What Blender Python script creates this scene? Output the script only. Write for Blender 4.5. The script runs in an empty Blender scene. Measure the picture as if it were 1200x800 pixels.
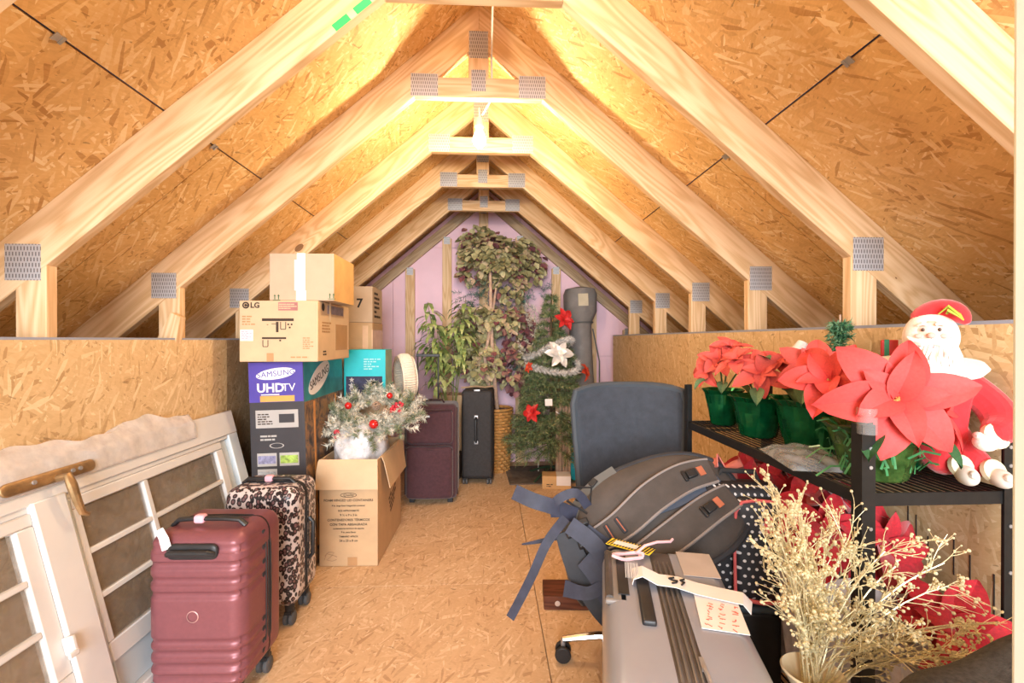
import bpy, math, random
from mathutils import Matrix, Vector, Euler
from math import sin, cos, pi, radians as R
C = bpy.context.scene
COL = C.collection
rnd = random.Random(7)

# ------------------------------------------------------------ camera, light, exposure
cam = bpy.data.cameras.new('camera'); cam.lens = 16.35; cam.sensor_width = 36; cam.clip_start = 0.02
co = bpy.data.objects.new('camera', cam); COL.objects.link(co)
co.location = (0, 0, 1.2); co.rotation_euler = (R(90 - 0.2), 0, R(-2.73))
C.camera = co
w = bpy.data.worlds.new('world'); C.world = w; w.use_nodes = True
w.node_tree.nodes['Background'].inputs[0].default_value = (0.97, 0.98, 1.0, 1)
w.node_tree.nodes['Background'].inputs[1].default_value = 0.55
def area(name, loc, rot, sx, sy, e, col):
    l = bpy.data.lights.new(name, 'AREA'); l.shape = 'RECTANGLE'; l.size = sx; l.size_y = sy
    l.energy = e; l.color = col
    o = bpy.data.objects.new(name, l); COL.objects.link(o); o.location = loc; o.rotation_euler = rot
area('doorway_fill', (-0.1, -3.2, 1.7), (R(89), 0, 0), 2.4, 2.2, 215, (0.93, 0.97, 1.0))  # soft fill light added behind the camera to even out the brightness
BULB = 440
C.view_settings.view_transform = 'Standard'; C.view_settings.look = 'None'
C.view_settings.gamma = 1; C.view_settings.use_curve_mapping = False
C.view_settings.exposure = 1.0

# ------------------------------------------------------------ mesh builder
def basis(z):
    z = Vector(z).normalized()
    a = Vector((0, 0, 1)) if abs(z.z) < 0.9 else Vector((1, 0, 0))
    x = a.cross(z).normalized(); return x, z.cross(x), z
def axes(x, y, z):
    return Matrix((Vector(x), Vector(y), Vector(z))).transposed()
class MB:
    def __init__(s): s.v = []; s.f = []
    def add(s, vs, fs):
        n = len(s.v); s.v += [tuple(p) for p in vs]; s.f += [tuple(i + n for i in f) for f in fs]; return s
    def box(s, c, d, rot=None):
        h = [x / 2 for x in d]; vs = []
        for x in (-1, 1):
            for y in (-1, 1):
                for z in (-1, 1):
                    p = Vector((x * h[0], y * h[1], z * h[2]))
                    if rot is not None: p = rot @ p
                    vs.append(p + Vector(c))
        return s.add(vs, [(0, 1, 3, 2), (4, 6, 7, 5), (0, 4, 5, 1), (2, 3, 7, 6), (0, 2, 6, 4), (1, 5, 7, 3)])
    def bb(s, x0, x1, y0, y1, z0, z1):
        return s.box(((x0 + x1) / 2, (y0 + y1) / 2, (z0 + z1) / 2), (x1 - x0, y1 - y0, z1 - z0))
    def tube(s, pts, r, n=8, closed=False, cap=True, sq=1.0):
        pts = [Vector(p) for p in pts]; k = len(pts); vs = []; fs = []; px = None
        for i, p in enumerate(pts):
            if closed: t = pts[(i + 1) % k] - pts[i - 1]
            else: t = pts[min(i + 1, k - 1)] - pts[max(i - 1, 0)]
            t = t.normalized() if t.length > 1e-9 else Vector((0, 0, 1))
            if px is None: px = basis(t)[0]
            px = (px - t * px.dot(t)); px = px.normalized() if px.length > 1e-6 else basis(t)[0]
            py = t.cross(px); rr = r[i] if isinstance(r, (list, tuple)) else r
            for j in range(n):
                a = 2 * pi * j / n; vs.append(p + px * cos(a) * rr + py * sin(a) * rr * sq)
        m = k if closed else k - 1
        for i in range(m):
            for j in range(n):
                a = i * n + j; b = i * n + (j + 1) % n; c = ((i + 1) % k) * n
                fs.append((a, b, c + (j + 1) % n, c + j))
        if cap and not closed:
            fs.append(tuple(range(n - 1, -1, -1))); fs.append(tuple(range((k - 1) * n, k * n)))
        return s.add(vs, fs)
    def cyl(s, a, b, r, r2=None, n=14): return s.tube([a, b], [r, r if r2 is None else r2], n)
    def ribbon(s, pts, up, wd, th):
        pts = [Vector(p) for p in pts]; k = len(pts); vs = []; fs = []
        for i, p in enumerate(pts):
            t = (pts[min(i + 1, k - 1)] - pts[max(i - 1, 0)]).normalized()
            u = Vector(up[i] if isinstance(up, list) else up); u = (u - t * u.dot(t)).normalized()
            sd = t.cross(u); ww = wd[i] if isinstance(wd, list) else wd
            for a, b in ((-1, 0), (1, 0), (1, 1), (-1, 1)): vs.append(p + sd * a * ww / 2 + u * b * th)
        for i in range(k - 1):
            for j in range(4):
                a = i * 4; fs.append((a + j, a + (j + 1) % 4, a + 4 + (j + 1) % 4, a + 4 + j))
        fs += [(3, 2, 1, 0), tuple((k - 1) * 4 + j for j in range(4))]
        return s.add(vs, fs)
    def lathe(s, prof, n=24, c=(0, 0, 0), fn=None, cap=True):
        vs = []; fs = []
        for i, (r, z) in enumerate(prof):
            for j in range(n):
                a = 2 * pi * j / n; rr = r * (fn(a, z, i) if fn else 1)
                vs.append((c[0] + rr * cos(a), c[1] + rr * sin(a), c[2] + z))
        for i in range(len(prof) - 1):
            for j in range(n):
                fs.append((i * n + j, i * n + (j + 1) % n, (i + 1) * n + (j + 1) % n, (i + 1) * n + j))
        if cap: fs.append(tuple(range(n - 1, -1, -1))); fs.append(tuple((len(prof) - 1) * n + j for j in range(n)))
        return s.add(vs, fs)
    def grid(s, fn, nu, nv, wrap=False):
        vs = [fn(i / nu, j / nv) for i in range(nu + (0 if wrap else 1)) for j in range(nv + 1)]
        fs = []; k = nu if wrap else nu + 1
        for i in range(nu):
            for j in range(nv):
                a = i * (nv + 1); b = ((i + 1) % k) * (nv + 1)
                fs.append((a + j, b + j, b + j + 1, a + j + 1))
        return s.add(vs, fs)
    def prism(s, poly, z0, z1, ax='z'):
        def q(x, y, z): return {'z': (x, y, z), 'y': (x, z, y), 'x': (z, x, y)}[ax]
        n = len(poly); vs = [q(x, y, z0) for x, y in poly] + [q(x, y, z1) for x, y in poly]
        fs = [tuple(range(n - 1, -1, -1)), tuple(range(n, 2 * n))] + [(i, (i + 1) % n, n + (i + 1) % n, n + i) for i in range(n)]
        return s.add(vs, fs)
    def ball(s, c, r, nu=10, nv=7, rot=None):
        r = (r, r, r) if not isinstance(r, (tuple, list)) else r; c = Vector(c); vs = []; fs = []
        for i in range(1, nv):
            t = pi * i / nv
            for j in range(nu):
                a = 2 * pi * j / nu
                p = Vector((r[0] * sin(t) * cos(a), r[1] * sin(t) * sin(a), r[2] * cos(t)))
                vs.append(c + (rot @ p if rot is not None else p))
        tp = Vector((0, 0, r[2])); 
        vs += [c + (rot @ tp if rot is not None else tp), c - (rot @ tp if rot is not None else tp)]
        for i in range(nv - 2):
            for j in range(nu):
                fs.append((i * nu + j, (i + 1) * nu + j, (i + 1) * nu + (j + 1) % nu, i * nu + (j + 1) % nu))
        T = len(vs) - 2
        for j in range(nu):
            fs.append((T, j, (j + 1) % nu)); fs.append((T + 1, (nv - 2) * nu + (j + 1) % nu, (nv - 2) * nu + j))
        return s.add(vs, fs)
    def rbox(s, c, d, r, k=3, m=(4, 4, 4), disp=None):
        h = [x / 2 for x in d]; r3 = r if isinstance(r, (tuple, list)) else (r, r, r)
        A = []
        for a in range(3):
            rr = min(r3[a], h[a] * 0.999)
            A.append([-h[a] + rr * i / k for i in range(k)] + [-h[a] + rr + (2 * h[a] - 2 * rr) * i / m[a] for i in range(m[a])]
                     + [h[a] - rr + rr * i / k for i in range(k + 1)])
        idx = {}; vs = []; fs = []
        def V(p):
            q = tuple(round(x, 6) for x in p)
            if q not in idx:
                idx[q] = len(vs)
                inn = [max(-h[a] + r3[a], min(h[a] - r3[a], p[a])) if h[a] > r3[a] else 0 for a in range(3)]
                dv = [(p[a] - inn[a]) / max(r3[a], 1e-6) for a in range(3)]; L = math.sqrt(sum(x * x for x in dv))
                o = Vector([inn[a] + (dv[a] / L * r3[a] if L > 1e-9 else 0) for a in range(3)])
                if disp: o = Vector(disp(o))
                vs.append(o + Vector(c))
            return idx[q]
        for ax in range(3):
            b, e = [(1, 2), (2, 0), (0, 1)][ax]
            for sd in (-1, 1):
                for i in range(len(A[b]) - 1):
                    for j in range(len(A[e]) - 1):
                        q = []
                        for ii, jj in ((i, j), (i + 1, j), (i + 1, j + 1), (i, j + 1)):
                            p = [0, 0, 0]; p[ax] = sd * h[ax]; p[b] = A[b][ii]; p[e] = A[e][jj]; q.append(V(p))
                        fs.append(tuple(q) if sd > 0 else tuple(q[::-1]))
        return s.add(vs, fs)
    def mesh(s, name, smooth=True, ang=35):
        me = bpy.data.meshes.new(name); me.from_pydata(s.v, [], s.f); me.update()
        if smooth and me.polygons:
            me.polygons.foreach_set('use_smooth', [True] * len(me.polygons)); me.set_sharp_from_angle(angle=R(ang))
        return me

def tag(o, label=None, cat=None, group=None, kind=None):
    if label: o['label'] = label
    if cat: o['category'] = cat
    if group: o['group'] = group
    if kind: o['kind'] = kind
    return o
def E(name, label, cat, loc, rot=(0, 0, 0), group=None, kind=None):
    o = bpy.data.objects.new(name, None); o.empty_display_size = 0.05; COL.objects.link(o)
    o.location = loc; o.rotation_euler = rot; return tag(o, label, cat, group, kind)
def O(name, mb, mat, parent=None, loc=(0, 0, 0), rot=(0, 0, 0), bev=0, seg=2, smooth=True, label=None, kind=None,
      cat=None, group=None, solid=0, sub=0, ang=35):
    me = mb if isinstance(mb, bpy.types.Mesh) else mb.mesh(name, smooth, ang)
    if mat is not None and not me.materials: me.materials.append(mat)
    o = bpy.data.objects.new(name, me); COL.objects.link(o)
    if parent: o.parent = parent
    o.location = loc; o.rotation_euler = rot if not isinstance(rot, Matrix) else rot.to_euler()
    if solid:
        m = o.modifiers.new('solid', 'SOLIDIFY'); m.thickness = solid; m.offset = 0
    if sub:
        m = o.modifiers.new('sub', 'SUBSURF'); m.levels = m.render_levels = sub
    if bev:
        m = o.modifiers.new('bevel', 'BEVEL'); m.width = bev; m.segments = seg; m.limit_method = 'ANGLE'; m.angle_limit = R(40)
    return tag(o, label, cat, group, kind)
def copytree(o, parent=None):
    c = o.copy(); COL.objects.link(c)
    if parent: c.parent = parent
    for ch in list(o.children): copytree(ch, c)
    return c
def text(s, size, ext=0.0005, bold=0.0, align='CENTER', shear=0, sp=1.0):
    cu = bpy.data.curves.new('lettering', 'FONT'); cu.body = s; cu.size = size; cu.extrude = ext
    cu.align_x = align; cu.align_y = 'CENTER'; cu.offset = bold; cu.shear = shear; cu.space_character = sp; cu.resolution_u = 3
    t = bpy.data.objects.new('lettering', cu); COL.objects.link(t)
    dg = bpy.context.evaluated_depsgraph_get(); me = bpy.data.meshes.new_from_object(t.evaluated_get(dg))
    bpy.data.objects.remove(t); bpy.data.curves.remove(cu); me.materials.clear(); return me
FRONT = (pi / 2, 0, 0); SIDE = (pi / 2, 0, pi / 2)
def ell(a, b, n=32, th=0.001, rot=0):
    m = MB(); m.prism([(a * cos(2 * pi * i / n) * cos(rot) - b * sin(2 * pi * i / n) * sin(rot),
                        a * cos(2 * pi * i / n) * sin(rot) + b * sin(2 * pi * i / n) * cos(rot)) for i in range(n)], 0, th); return m
def dashes(rows, w, h, seed=1, gap=0.35, th=0.0008, xs=(0.3, 1.0)):
    """rows of illegible print: small bars of word length, in the XY plane, centred"""
    r = random.Random(seed); m = MB(); rh = h / rows
    for i in range(rows):
        y = h / 2 - rh * (i + .5); x = -w / 2; lim = w * r.uniform(*xs) - w / 2
        while x < lim:
            l = r.uniform(.5, 2.0) * rh
            m.bb(x, min(x + l, w / 2), y - rh * .25, y + rh * .25, 0, th); x += l + rh * gap
    return m

# ------------------------------------------------------------ materials
def newmat(name):
    m = bpy.data.materials.new(name); m.use_nodes = True; nt = m.node_tree
    return m, nt, nt.nodes['Principled BSDF']
class NT:
    def __init__(s, nt): s.nt = nt
    def n(s, t, **k):
        x = s.nt.nodes.new(t)
        for a, b in k.items():
            if a[0] == 'i' and a[1:].isdigit(): x.inputs[int(a[1:])].default_value = b
            elif hasattr(x, a): setattr(x, a, b)
            else: x.inputs[a.replace('_', ' ')].default_value = b
        return x
    def l(s, a, b): s.nt.links.new(a, b)
    def math(s, op, a, b=0.0, clamp=False):
        x = s.nt.nodes.new('ShaderNodeMath'); x.operation = op; x.use_clamp = clamp
        for i, q in enumerate((a, b)):
            if isinstance(q, (int, float)): x.inputs[i].default_value = q
            else: s.l(q, x.inputs[i])
        return x.outputs[0]
    def mix(s, f, a, b, mode='MIX'):
        x = s.nt.nodes.new('ShaderNodeMix'); x.data_type = 'RGBA'; x.blend_type = mode
        for i, q in ((0, f), (6, a), (7, b)):
            if isinstance(q, (int, float)): x.inputs[i].default_value = q
            elif isinstance(q, tuple): x.inputs[i].default_value = q if len(q) == 4 else q + (1,)
            else: s.l(q, x.inputs[i])
        return x.outputs[2]
    def ramp(s, f, stops, interp='LINEAR'):
        x = s.nt.nodes.new('ShaderNodeValToRGB'); x.color_ramp.interpolation = interp; e = x.color_ramp.elements
        while len(e) < len(stops): e.new(0.5)
        for q, (p, c) in zip(e, stops): q.position = p; q.color = c if len(c) == 4 else c + (1,)
        s.l(f, x.inputs[0]); return x.outputs[0]
    def coord(s, off=True):
        t = s.n('ShaderNodeTexCoord').outputs['Object']
        if not off: return t
        oi = s.n('ShaderNodeObjectInfo').outputs['Random']
        v = s.n('ShaderNodeVectorMath', operation='SCALE'); v.inputs[0].default_value = (31, 17, 23); s.l(oi, v.inputs[3])
        a = s.n('ShaderNodeVectorMath', operation='ADD'); s.l(t, a.inputs[0]); s.l(v.outputs[0], a.inputs[1]); return a.outputs[0]
    def map(s, v, scale=(1, 1, 1), rot=(0, 0, 0)):
        if any(rot):
            y = s.n('ShaderNodeMapping'); y.inputs['Rotation'].default_value = rot; s.l(v, y.inputs[0]); v = y.outputs[0]
        x = s.n('ShaderNodeMapping'); x.inputs['Scale'].default_value = scale
        s.l(v, x.inputs[0]); return x.outputs[0]
    def noise(s, v, scale, detail=3, rough=.5, dist=0):
        x = s.n('ShaderNodeTexNoise'); x.inputs['Scale'].default_value = scale; x.inputs['Detail'].default_value = detail
        x.inputs['Roughness'].default_value = rough; x.inputs['Distortion'].default_value = dist; s.l(v, x.inputs['Vector']); return x
    def vor(s, v, scale, feat='F1', dim='3D'):
        x = s.n('ShaderNodeTexVoronoi', feature=feat, voronoi_dimensions=dim); x.inputs['Scale'].default_value = scale
        s.l(v, x.inputs['Vector']); return x
    def bump(s, h, st, dist=.002):
        x = s.n('ShaderNodeBump'); x.inputs['Strength'].default_value = st; x.inputs['Distance'].default_value = dist
        s.l(h, x.inputs['Height']); return x.outputs[0]
def pm(name, col, rough=.6, metal=0, var=.12, vs=8, bump=.0, bs=120, spec=.4, sheen=0, alpha=1, trans=0, emit=0, coat=0, sss=0):
    m, nt, b = newmat(name); N = NT(nt); col = tuple(col)
    v = N.coord()
    if var:
        f = N.noise(v, vs, 4, .6).outputs['Fac']
        c = N.mix(N.ramp(f, [(.3, (0, 0, 0)), (.7, (1, 1, 1))]), tuple(x * (1 - var) for x in col), tuple(min(1, x * (1 + var)) for x in col))
        N.l(c, b.inputs['Base Color'])
    else: b.inputs['Base Color'].default_value = col + (1,)
    b.inputs['Roughness'].default_value = rough; b.inputs['Metallic'].default_value = metal
    b.inputs['Specular IOR Level'].default_value = spec; b.inputs['Sheen Weight'].default_value = sheen
    b.inputs['Alpha'].default_value = alpha; b.inputs['Transmission Weight'].default_value = trans
    b.inputs['Coat Weight'].default_value = coat
    if emit:
        b.inputs['Emission Color'].default_value = col + (1,); b.inputs['Emission Strength'].default_value = emit
    if bump: N.l(N.bump(N.noise(v, bs, 3).outputs['Fac'], bump), b.inputs['Normal'])
    return m
def osb(name, dark, mid, light, base=.5):
    m, nt, b = newmat(name); N = NT(nt); v = N.coord()
    wob = N.noise(v, 9, 2)
    d = N.n('ShaderNodeVectorMath', operation='SCALE'); d.inputs[3].default_value = .022; N.l(wob.outputs['Color'], d.inputs[0])
    a = N.n('ShaderNodeVectorMath', operation='ADD'); N.l(v, a.inputs[0]); N.l(d.outputs[0], a.inputs[1]); v2 = a.outputs[0]
    def layer(rot, sc):
        q = N.vor(N.map(v2, sc, (0, 0, rot)), 1, 'F1', '2D')
        s = N.n('ShaderNodeSeparateColor'); N.l(q.outputs['Color'], s.inputs[0]); return s.outputs[0], s.outputs[1]
    Ls = [layer(R(q), (s, s * k, 1)) for q, s, k in ((15, 15, 7), (68, 16, 6.5), (-40, 15, 7), (-82, 20, 6), (38, 14, 7), (-14, 12, 6.5), (88, 17, 7), (-58, 15, 6.5))]
    f = Ls[0][0]
    for i, th in ((1, .70), (2, .66), (3, .78), (4, .62), (5, .64), (6, .74), (7, .72)):
        k = N.math('GREATER_THAN', Ls[i][1], th)
        x = N.n('ShaderNodeMix', data_type='FLOAT'); N.l(k, x.inputs[0]); N.l(f, x.inputs[2]); N.l(Ls[i][0], x.inputs[3]); f = x.outputs[0]
    gr = N.noise(N.map(v, (40, 150, 18), (0, 0, R(20))), 1, 4, .65).outputs['Fac']
    big = N.noise(v, 2.6, 4).outputs['Fac']
    tl = N.ramp(f, [(0, (.0,) * 3), (.10, (.24,) * 3), (.22, (.42,) * 3), (.80, (.58,) * 3), (.92, (.80,) * 3), (1, (1,) * 3)])
    f2 = N.math('ADD', N.math('MULTIPLY', tl, .50), N.math('ADD', N.math('MULTIPLY', gr, .26), N.math('MULTIPLY', big, .26)))
    c = N.ramp(f2, [(.26, dark), (.40, tuple(.35 * p + .65 * q for p, q in zip(dark, mid))), (.52, mid), (.64, tuple(.55 * p + .45 * q for p, q in zip(mid, light))), (.80, light)])
    fl = N.noise(N.map(v, (20, 70, 30), (0, 0, R(20))), 1, 2).outputs['Fac']
    c = N.mix(N.math('MULTIPLY', N.math('GREATER_THAN', fl, .72), .6), c, tuple(x * .5 for x in dark))
    N.l(c, b.inputs['Base Color']); b.inputs['Roughness'].default_value = .62; b.inputs['Specular IOR Level'].default_value = .25
    N.l(N.bump(f2, .4, .0015), b.inputs['Normal']); return m
def lumber(name, c0, c1, axis='x'):
    m, nt, b = newmat(name); N = NT(nt); v = N.coord()
    r = {'x': (0, 0, 0), 'z': (0, R(90), 0), 'y': (0, 0, R(90))}[axis]
    v = N.map(v, (1, 1, 1), r)
    kn = N.vor(N.map(v, (1.7, 6.5, 3)), 1)
    kd = kn.outputs['Distance']
    near = N.math('SUBTRACT', 1, N.math('MULTIPLY', kd, 3.6, True), True)
    n1 = N.noise(N.map(v, (.9, 10, 10)), 1, 2).outputs['Fac']
    ph = N.math('ADD', N.math('MULTIPLY', n1, 34), N.math('MULTIPLY', near, 5))
    ring = N.math('ABSOLUTE', N.math('SINE', ph))
    fine = N.noise(N.map(v, (6, 220, 220)), 1, 3).outputs['Fac']
    f = N.math('ADD', N.math('MULTIPLY', N.math('POWER', ring, 2.2), .6), N.math('MULTIPLY', fine, .5))
    c = N.ramp(f, [(.15, c0), (.55, tuple((x + y) / 2 * 1.02 for x, y in zip(c0, c1))), (.95, c1)])
    knot = N.math('LESS_THAN', kd, .055)
    sel = N.n('ShaderNodeSeparateColor'); N.l(kn.outputs['Color'], sel.inputs[0])
    knot = N.math('MULTIPLY', knot, N.math('GREATER_THAN', sel.outputs[0], .35))
    c = N.mix(N.math('MULTIPLY', knot, .85), c, (.16, .07, .025))
    N.l(c, b.inputs['Base Color']); b.inputs['Roughness'].default_value = .6; b.inputs['Specular IOR Level'].default_value = .25
    N.l(N.bump(fine, .25, .001), b.inputs['Normal']); return m
def plate_mat():
    m, nt, b = newmat('punched galvanised steel'); N = NT(nt); v = N.coord(False)
    q = N.map(v, (105, 1, 60)); s = N.n('ShaderNodeSeparateXYZ'); N.l(q, s.inputs[0])
    row = N.math('FLOOR', s.outputs[2]); sh = N.math('MULTIPLY', N.math('MODULO', row, 2), .5)
    fx = N.math('ABSOLUTE', N.math('SUBTRACT', N.math('FRACT', N.math('ADD', s.outputs[0], sh)), .5))
    fz = N.math('ABSOLUTE', N.math('SUBTRACT', N.math('FRACT', s.outputs[2]), .5))
    hole = N.math('MULTIPLY', N.math('LESS_THAN', fx, .19), N.math('LESS_THAN', fz, .36))
    N.l(N.mix(hole, (.50, .50, .53), (.17, .165, .17)), b.inputs['Base Color'])
    b.inputs['Metallic'].default_value = .35; b.inputs['Roughness'].default_value = .42
    N.l(N.bump(N.math('SUBTRACT', 1, hole), .6, .002), b.inputs['Normal']); return m
def leopard_mat():
    m, nt, b = newmat('leopard print'); N = NT(nt); v = N.coord(False)
    q = N.noise(v, 14, 2); d = N.n('ShaderNodeVectorMath', operation='SCALE'); d.inputs[3].default_value = .02; N.l(q.outputs['Color'], d.inputs[0])
    a = N.n('ShaderNodeVectorMath', operation='ADD'); N.l(v, a.inputs[0]); N.l(d.outputs[0], a.inputs[1])
    x = N.vor(N.map(a.outputs[0], (62, 62, 46)), 1).outputs['Distance']
    c = N.ramp(x, [(0, (.22, .12, .12)), (.30, (.16, .085, .09)), (.34, (.016, .012, .014)), (.55, (.016, .012, .014)), (.59, (.60, .52, .51)), (1, (.66, .58, .57))])
    N.l(c, b.inputs['Base Color']); b.inputs['Roughness'].default_value = .35; return m
def dots_mat():
    m, nt, b = newmat('black fabric with white dots'); N = NT(nt); v = N.coord(False)
    s = N.n('ShaderNodeSeparateXYZ'); N.l(v, s.inputs[0])
    k = 46.0
    u = N.math('MULTIPLY', N.math('ADD', s.outputs[0], s.outputs[1]), k); z = N.math('MULTIPLY', s.outputs[2], k)
    row = N.math('FLOOR', z); u = N.math('ADD', u, N.math('MULTIPLY', N.math('ABSOLUTE', N.math('MODULO', row, 2)), .5))
    fu = N.math('SUBTRACT', N.math('FRACT', u), .5); fz = N.math('SUBTRACT', N.math('FRACT', z), .5)
    r = N.math('SQRT', N.math('ADD', N.math('MULTIPLY', fu, fu), N.math('MULTIPLY', fz, fz)))
    N.l(N.mix(N.math('LESS_THAN', r, .2), (.018, .017, .022), (.75, .72, .72)), b.inputs['Base Color'])
    b.inputs['Roughness'].default_value = .55; return m
def film_mat(name, col, op, rough=.25, bs=.5):
    m, nt, b = newmat(name); N = NT(nt); out = nt.nodes['Material Output']; v = N.coord(False)
    b.inputs['Base Color'].default_value = col + (1,); b.inputs['Roughness'].default_value = rough
    t = N.n('ShaderNodeBsdfTransparent'); mx = N.n('ShaderNodeMixShader')
    f = N.noise(v, 22, 4, .6).outputs['Fac']
    N.l(N.ramp(f, [(.3, (op * .65,) * 3), (.7, (min(1, op * 1.35),) * 3)]), mx.inputs[0])
    N.l(t.outputs[0], mx.inputs[1]); N.l(b.outputs[0], mx.inputs[2]); N.l(mx.outputs[0], out.inputs[0])
    N.l(N.bump(N.noise(v, 35, 3).outputs['Fac'], bs, .006), b.inputs['Normal']); return m
def mottle(name, stops, scale, rough=.6, stretch=(1, 1, 1), bump=0):
    m, nt, b = newmat(name); N = NT(nt); v = N.coord()
    f = N.noise(N.map(v, stretch), scale, 5, .65, .6).outputs['Fac']
    N.l(N.ramp(f, stops), b.inputs['Base Color']); b.inputs['Roughness'].default_value = rough
    b.inputs['Specular IOR Level'].default_value = .3
    if bump: N.l(N.bump(f, bump, .004), b.inputs['Normal'])
    return m
def leafmat(name, stops, rough=.5, scale=9):
    """each leaf takes its own tone from a coarse noise"""
    m, nt, b = newmat(name); N = NT(nt); v = N.coord()
    f = N.vor(v, scale).outputs['Color']; s = N.n('ShaderNodeSeparateColor'); N.l(f, s.inputs[0])
    N.l(N.ramp(s.outputs[0], stops), b.inputs['Base Color']); b.inputs['Roughness'].default_value = rough; return m

OSB_ROOF = osb('golden strand board', (.49, .255, .090), (.76, .475, .20), (.90, .70, .42))
OSB_FLOOR = osb('tan strand board', (.49, .295, .165), (.67, .45, .265), (.81, .62, .43))
OSB_WALL = osb('pale strand board', (.48, .30, .14), (.67, .47, .25), (.82, .65, .41))
OSB_BROWN = osb('brown strand board', (.20, .12, .06), (.33, .21, .11), (.46, .32, .19))  # darker and browner than the other boards
PINE = lumber('pine lumber', (.76, .55, .34), (.58, .36, .18))
PINE_Z = lumber('pine lumber upright', (.76, .55, .34), (.58, .36, .18), 'z')
PINE_OLD = lumber('grey pine lumber', (.52, .40, .27), (.36, .25, .15))
PLATE = plate_mat()
FOAM = pm('pink foam board', (.84, .58, .69), .7, var=.05, vs=3)
UNDERLAY = pm('blue grey underlay', (.08, .12, .33), .8)
STEEL = pm('steel', (.45, .45, .47), .4, .6)
CHROME = pm('chrome', (.72, .70, .68), .18, 1.0, var=.03)
EDGE = pm('blue grey board edge', (.30, .33, .42), .7)
WHITEP = pm('white paint', (.68, .67, .66), .45, var=.05, vs=5)
WHITEB = pm('bluish white paint', (.60, .67, .72), .4, var=.05, vs=5)
BRASS = pm('tarnished brass', (.40, .26, .13), .42, .75, var=.3, vs=25)
CARD = pm('cardboard', (.56, .37, .21), .8, var=.06, vs=10, bump=.15, bs=60)
CARD2 = pm('pale cardboard', (.63, .45, .28), .8, var=.06, vs=10, bump=.15, bs=60)
CARDG = pm('greyish cardboard', (.55, .41, .29), .8, var=.06, vs=10)
TAPE = pm('brown packing tape', (.48, .27, .13), .25, var=.08)
PAPER = pm('white paper', (.84, .80, .80), .7, var=.04)
INK = pm('dark brown ink', (.055, .035, .025), .8, var=0)
INKB = pm('black ink', (.02, .02, .022), .7, var=0)
BLACKP = pm('black plastic', (.022, .022, .024), .42, var=.2, vs=20)
BLACKF = pm('black fabric', (.030, .029, .031), .85, var=.25, vs=40, bump=.3, bs=400)
RUBBER = pm('grey rubber', (.10, .10, .105), .6)
RED = pm('red velvet', (.50, .012, .022), .75, var=.25, vs=30, sheen=.4)
print('materials ready')
# ------------------------------------------------------------ setting: floor, roof deck, knee walls, gable
XC = -0.05; SL = 0.845; ZU = 2.283 + SL * 0.286; ZT = ZU + 0.183    # ridge heights of rafter underside and top
TH = math.atan(SL)
fl = MB(); fl.bb(-3.4, 3.4, -1.2, 4.75, -.08, -.018)
floor = O('floor', fl, pm('dark subfloor', (.10, .07, .05), .9), kind='structure', label='tan strand board attic floor laid in butted sheets', smooth=False)
xs = [-2.231, -1.0065, .216, 1.44]
for i in range(3):
    y = (-1.2, -.15, -1.2)[i]
    cuts = {0: [-1.2, .1, 2.54, 4.7], 1: [-1.2, -.15, 2.29, 4.7], 2: [-1.2, 1.2, 3.64, 4.7]}[i]
    for a, b in zip(cuts[:-1], cuts[1:]):
        m = MB(); m.bb(xs[i] + .0015, xs[i + 1] - .0015, a + .0012, b - .0012, -.018, 0)
        O('floor_panel', m, OSB_FLOOR, floor, bev=.001, seg=1, smooth=False)
# roof deck
def deckpt(s, sd): return XC + sd * s * cos(TH), ZT - s * sin(TH)
cm = MB()
for sd in (-1, 1):
    a = deckpt(0, sd); b = deckpt(4.1, sd); nx, nz = sd * sin(TH), cos(TH)
    cm.prism([(a[0] + nx * .013 * 0, a[1] + .018), (b[0] + nx * .014, b[1] + nz * .014), (b[0] + nx * .03, b[1] + nz * .03), (a[0], a[1] + .05)], -1.0, 4.72, 'y')
ceil = O('ceiling', cm, UNDERLAY, kind='structure', label='sloping golden strand board roof deck over the trusses', smooth=False)
for sd in (-1, 1):
    for r in range(3):
        cuts = [-1.0, .565, 3.0, 4.7] if r % 2 == 0 else [-1.0, 1.785, 4.22, 4.7]
        s0, s1 = 1.245 * r + (.0 if r == 0 else .003), 1.245 * (r + 1) - .003
        for a, b in zip(cuts[:-1], cuts[1:]):
            # local x = along the ridge (world y), local y = down the slope
            m = MB(); L = b - a - .004; S = s1 - s0
            m.bb(-L / 2, L / 2, -S / 2, S / 2, 0, .0125)
            xd = Vector((0, 1, 0)); yd = Vector((sd * cos(TH), 0, -sin(TH))); zd = Vector((sd * sin(TH), 0, cos(TH)))
            if sd > 0: xd = Vector((0, -1, 0))
            if xd.cross(yd).dot(zd) < 0: xd = -xd
            c = deckpt((s0 + s1) / 2, sd)
            O('roof_panel', m, OSB_ROOF, ceil, (c[0], (a + b) / 2, c[1]), axes(xd, yd, zd), smooth=False)
    for Y in (1.19, 1.80, 2.41):
        c = deckpt(1.245, sd); m = MB(); m.box((0, 0, 0), (.018, .010, .004)); m.box((.0, .009, -.003), (.022, .008, .002)); m.box((0, -.009, -.003), (.022, .008, .002))
        O('panel_clip', m, STEEL, ceil, (c[0], Y - .06, c[1] - .003), (0, sd * TH, pi / 2 * 0), smooth=False)
def plank_obj(name, poly, y0, y1, mat, par, org, ang, **k):
    """poly in world XZ, made local about org with the grain (local x) along ang"""
    ca, sa = cos(ang), sin(ang); q = []
    for x, z in poly:
        dx, dz = x - org[0], z - org[1]; q.append((dx * ca + dz * sa, -dx * sa + dz * ca))
    m = MB(); m.prism(q, -(y1 - y0) / 2, (y1 - y0) / 2, 'y')
    return O(name, m, mat, par, (org[0], (y0 + y1) / 2, org[1]), (0, -ang, 0), bev=.0025, seg=1, smooth=False, **k)
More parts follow.
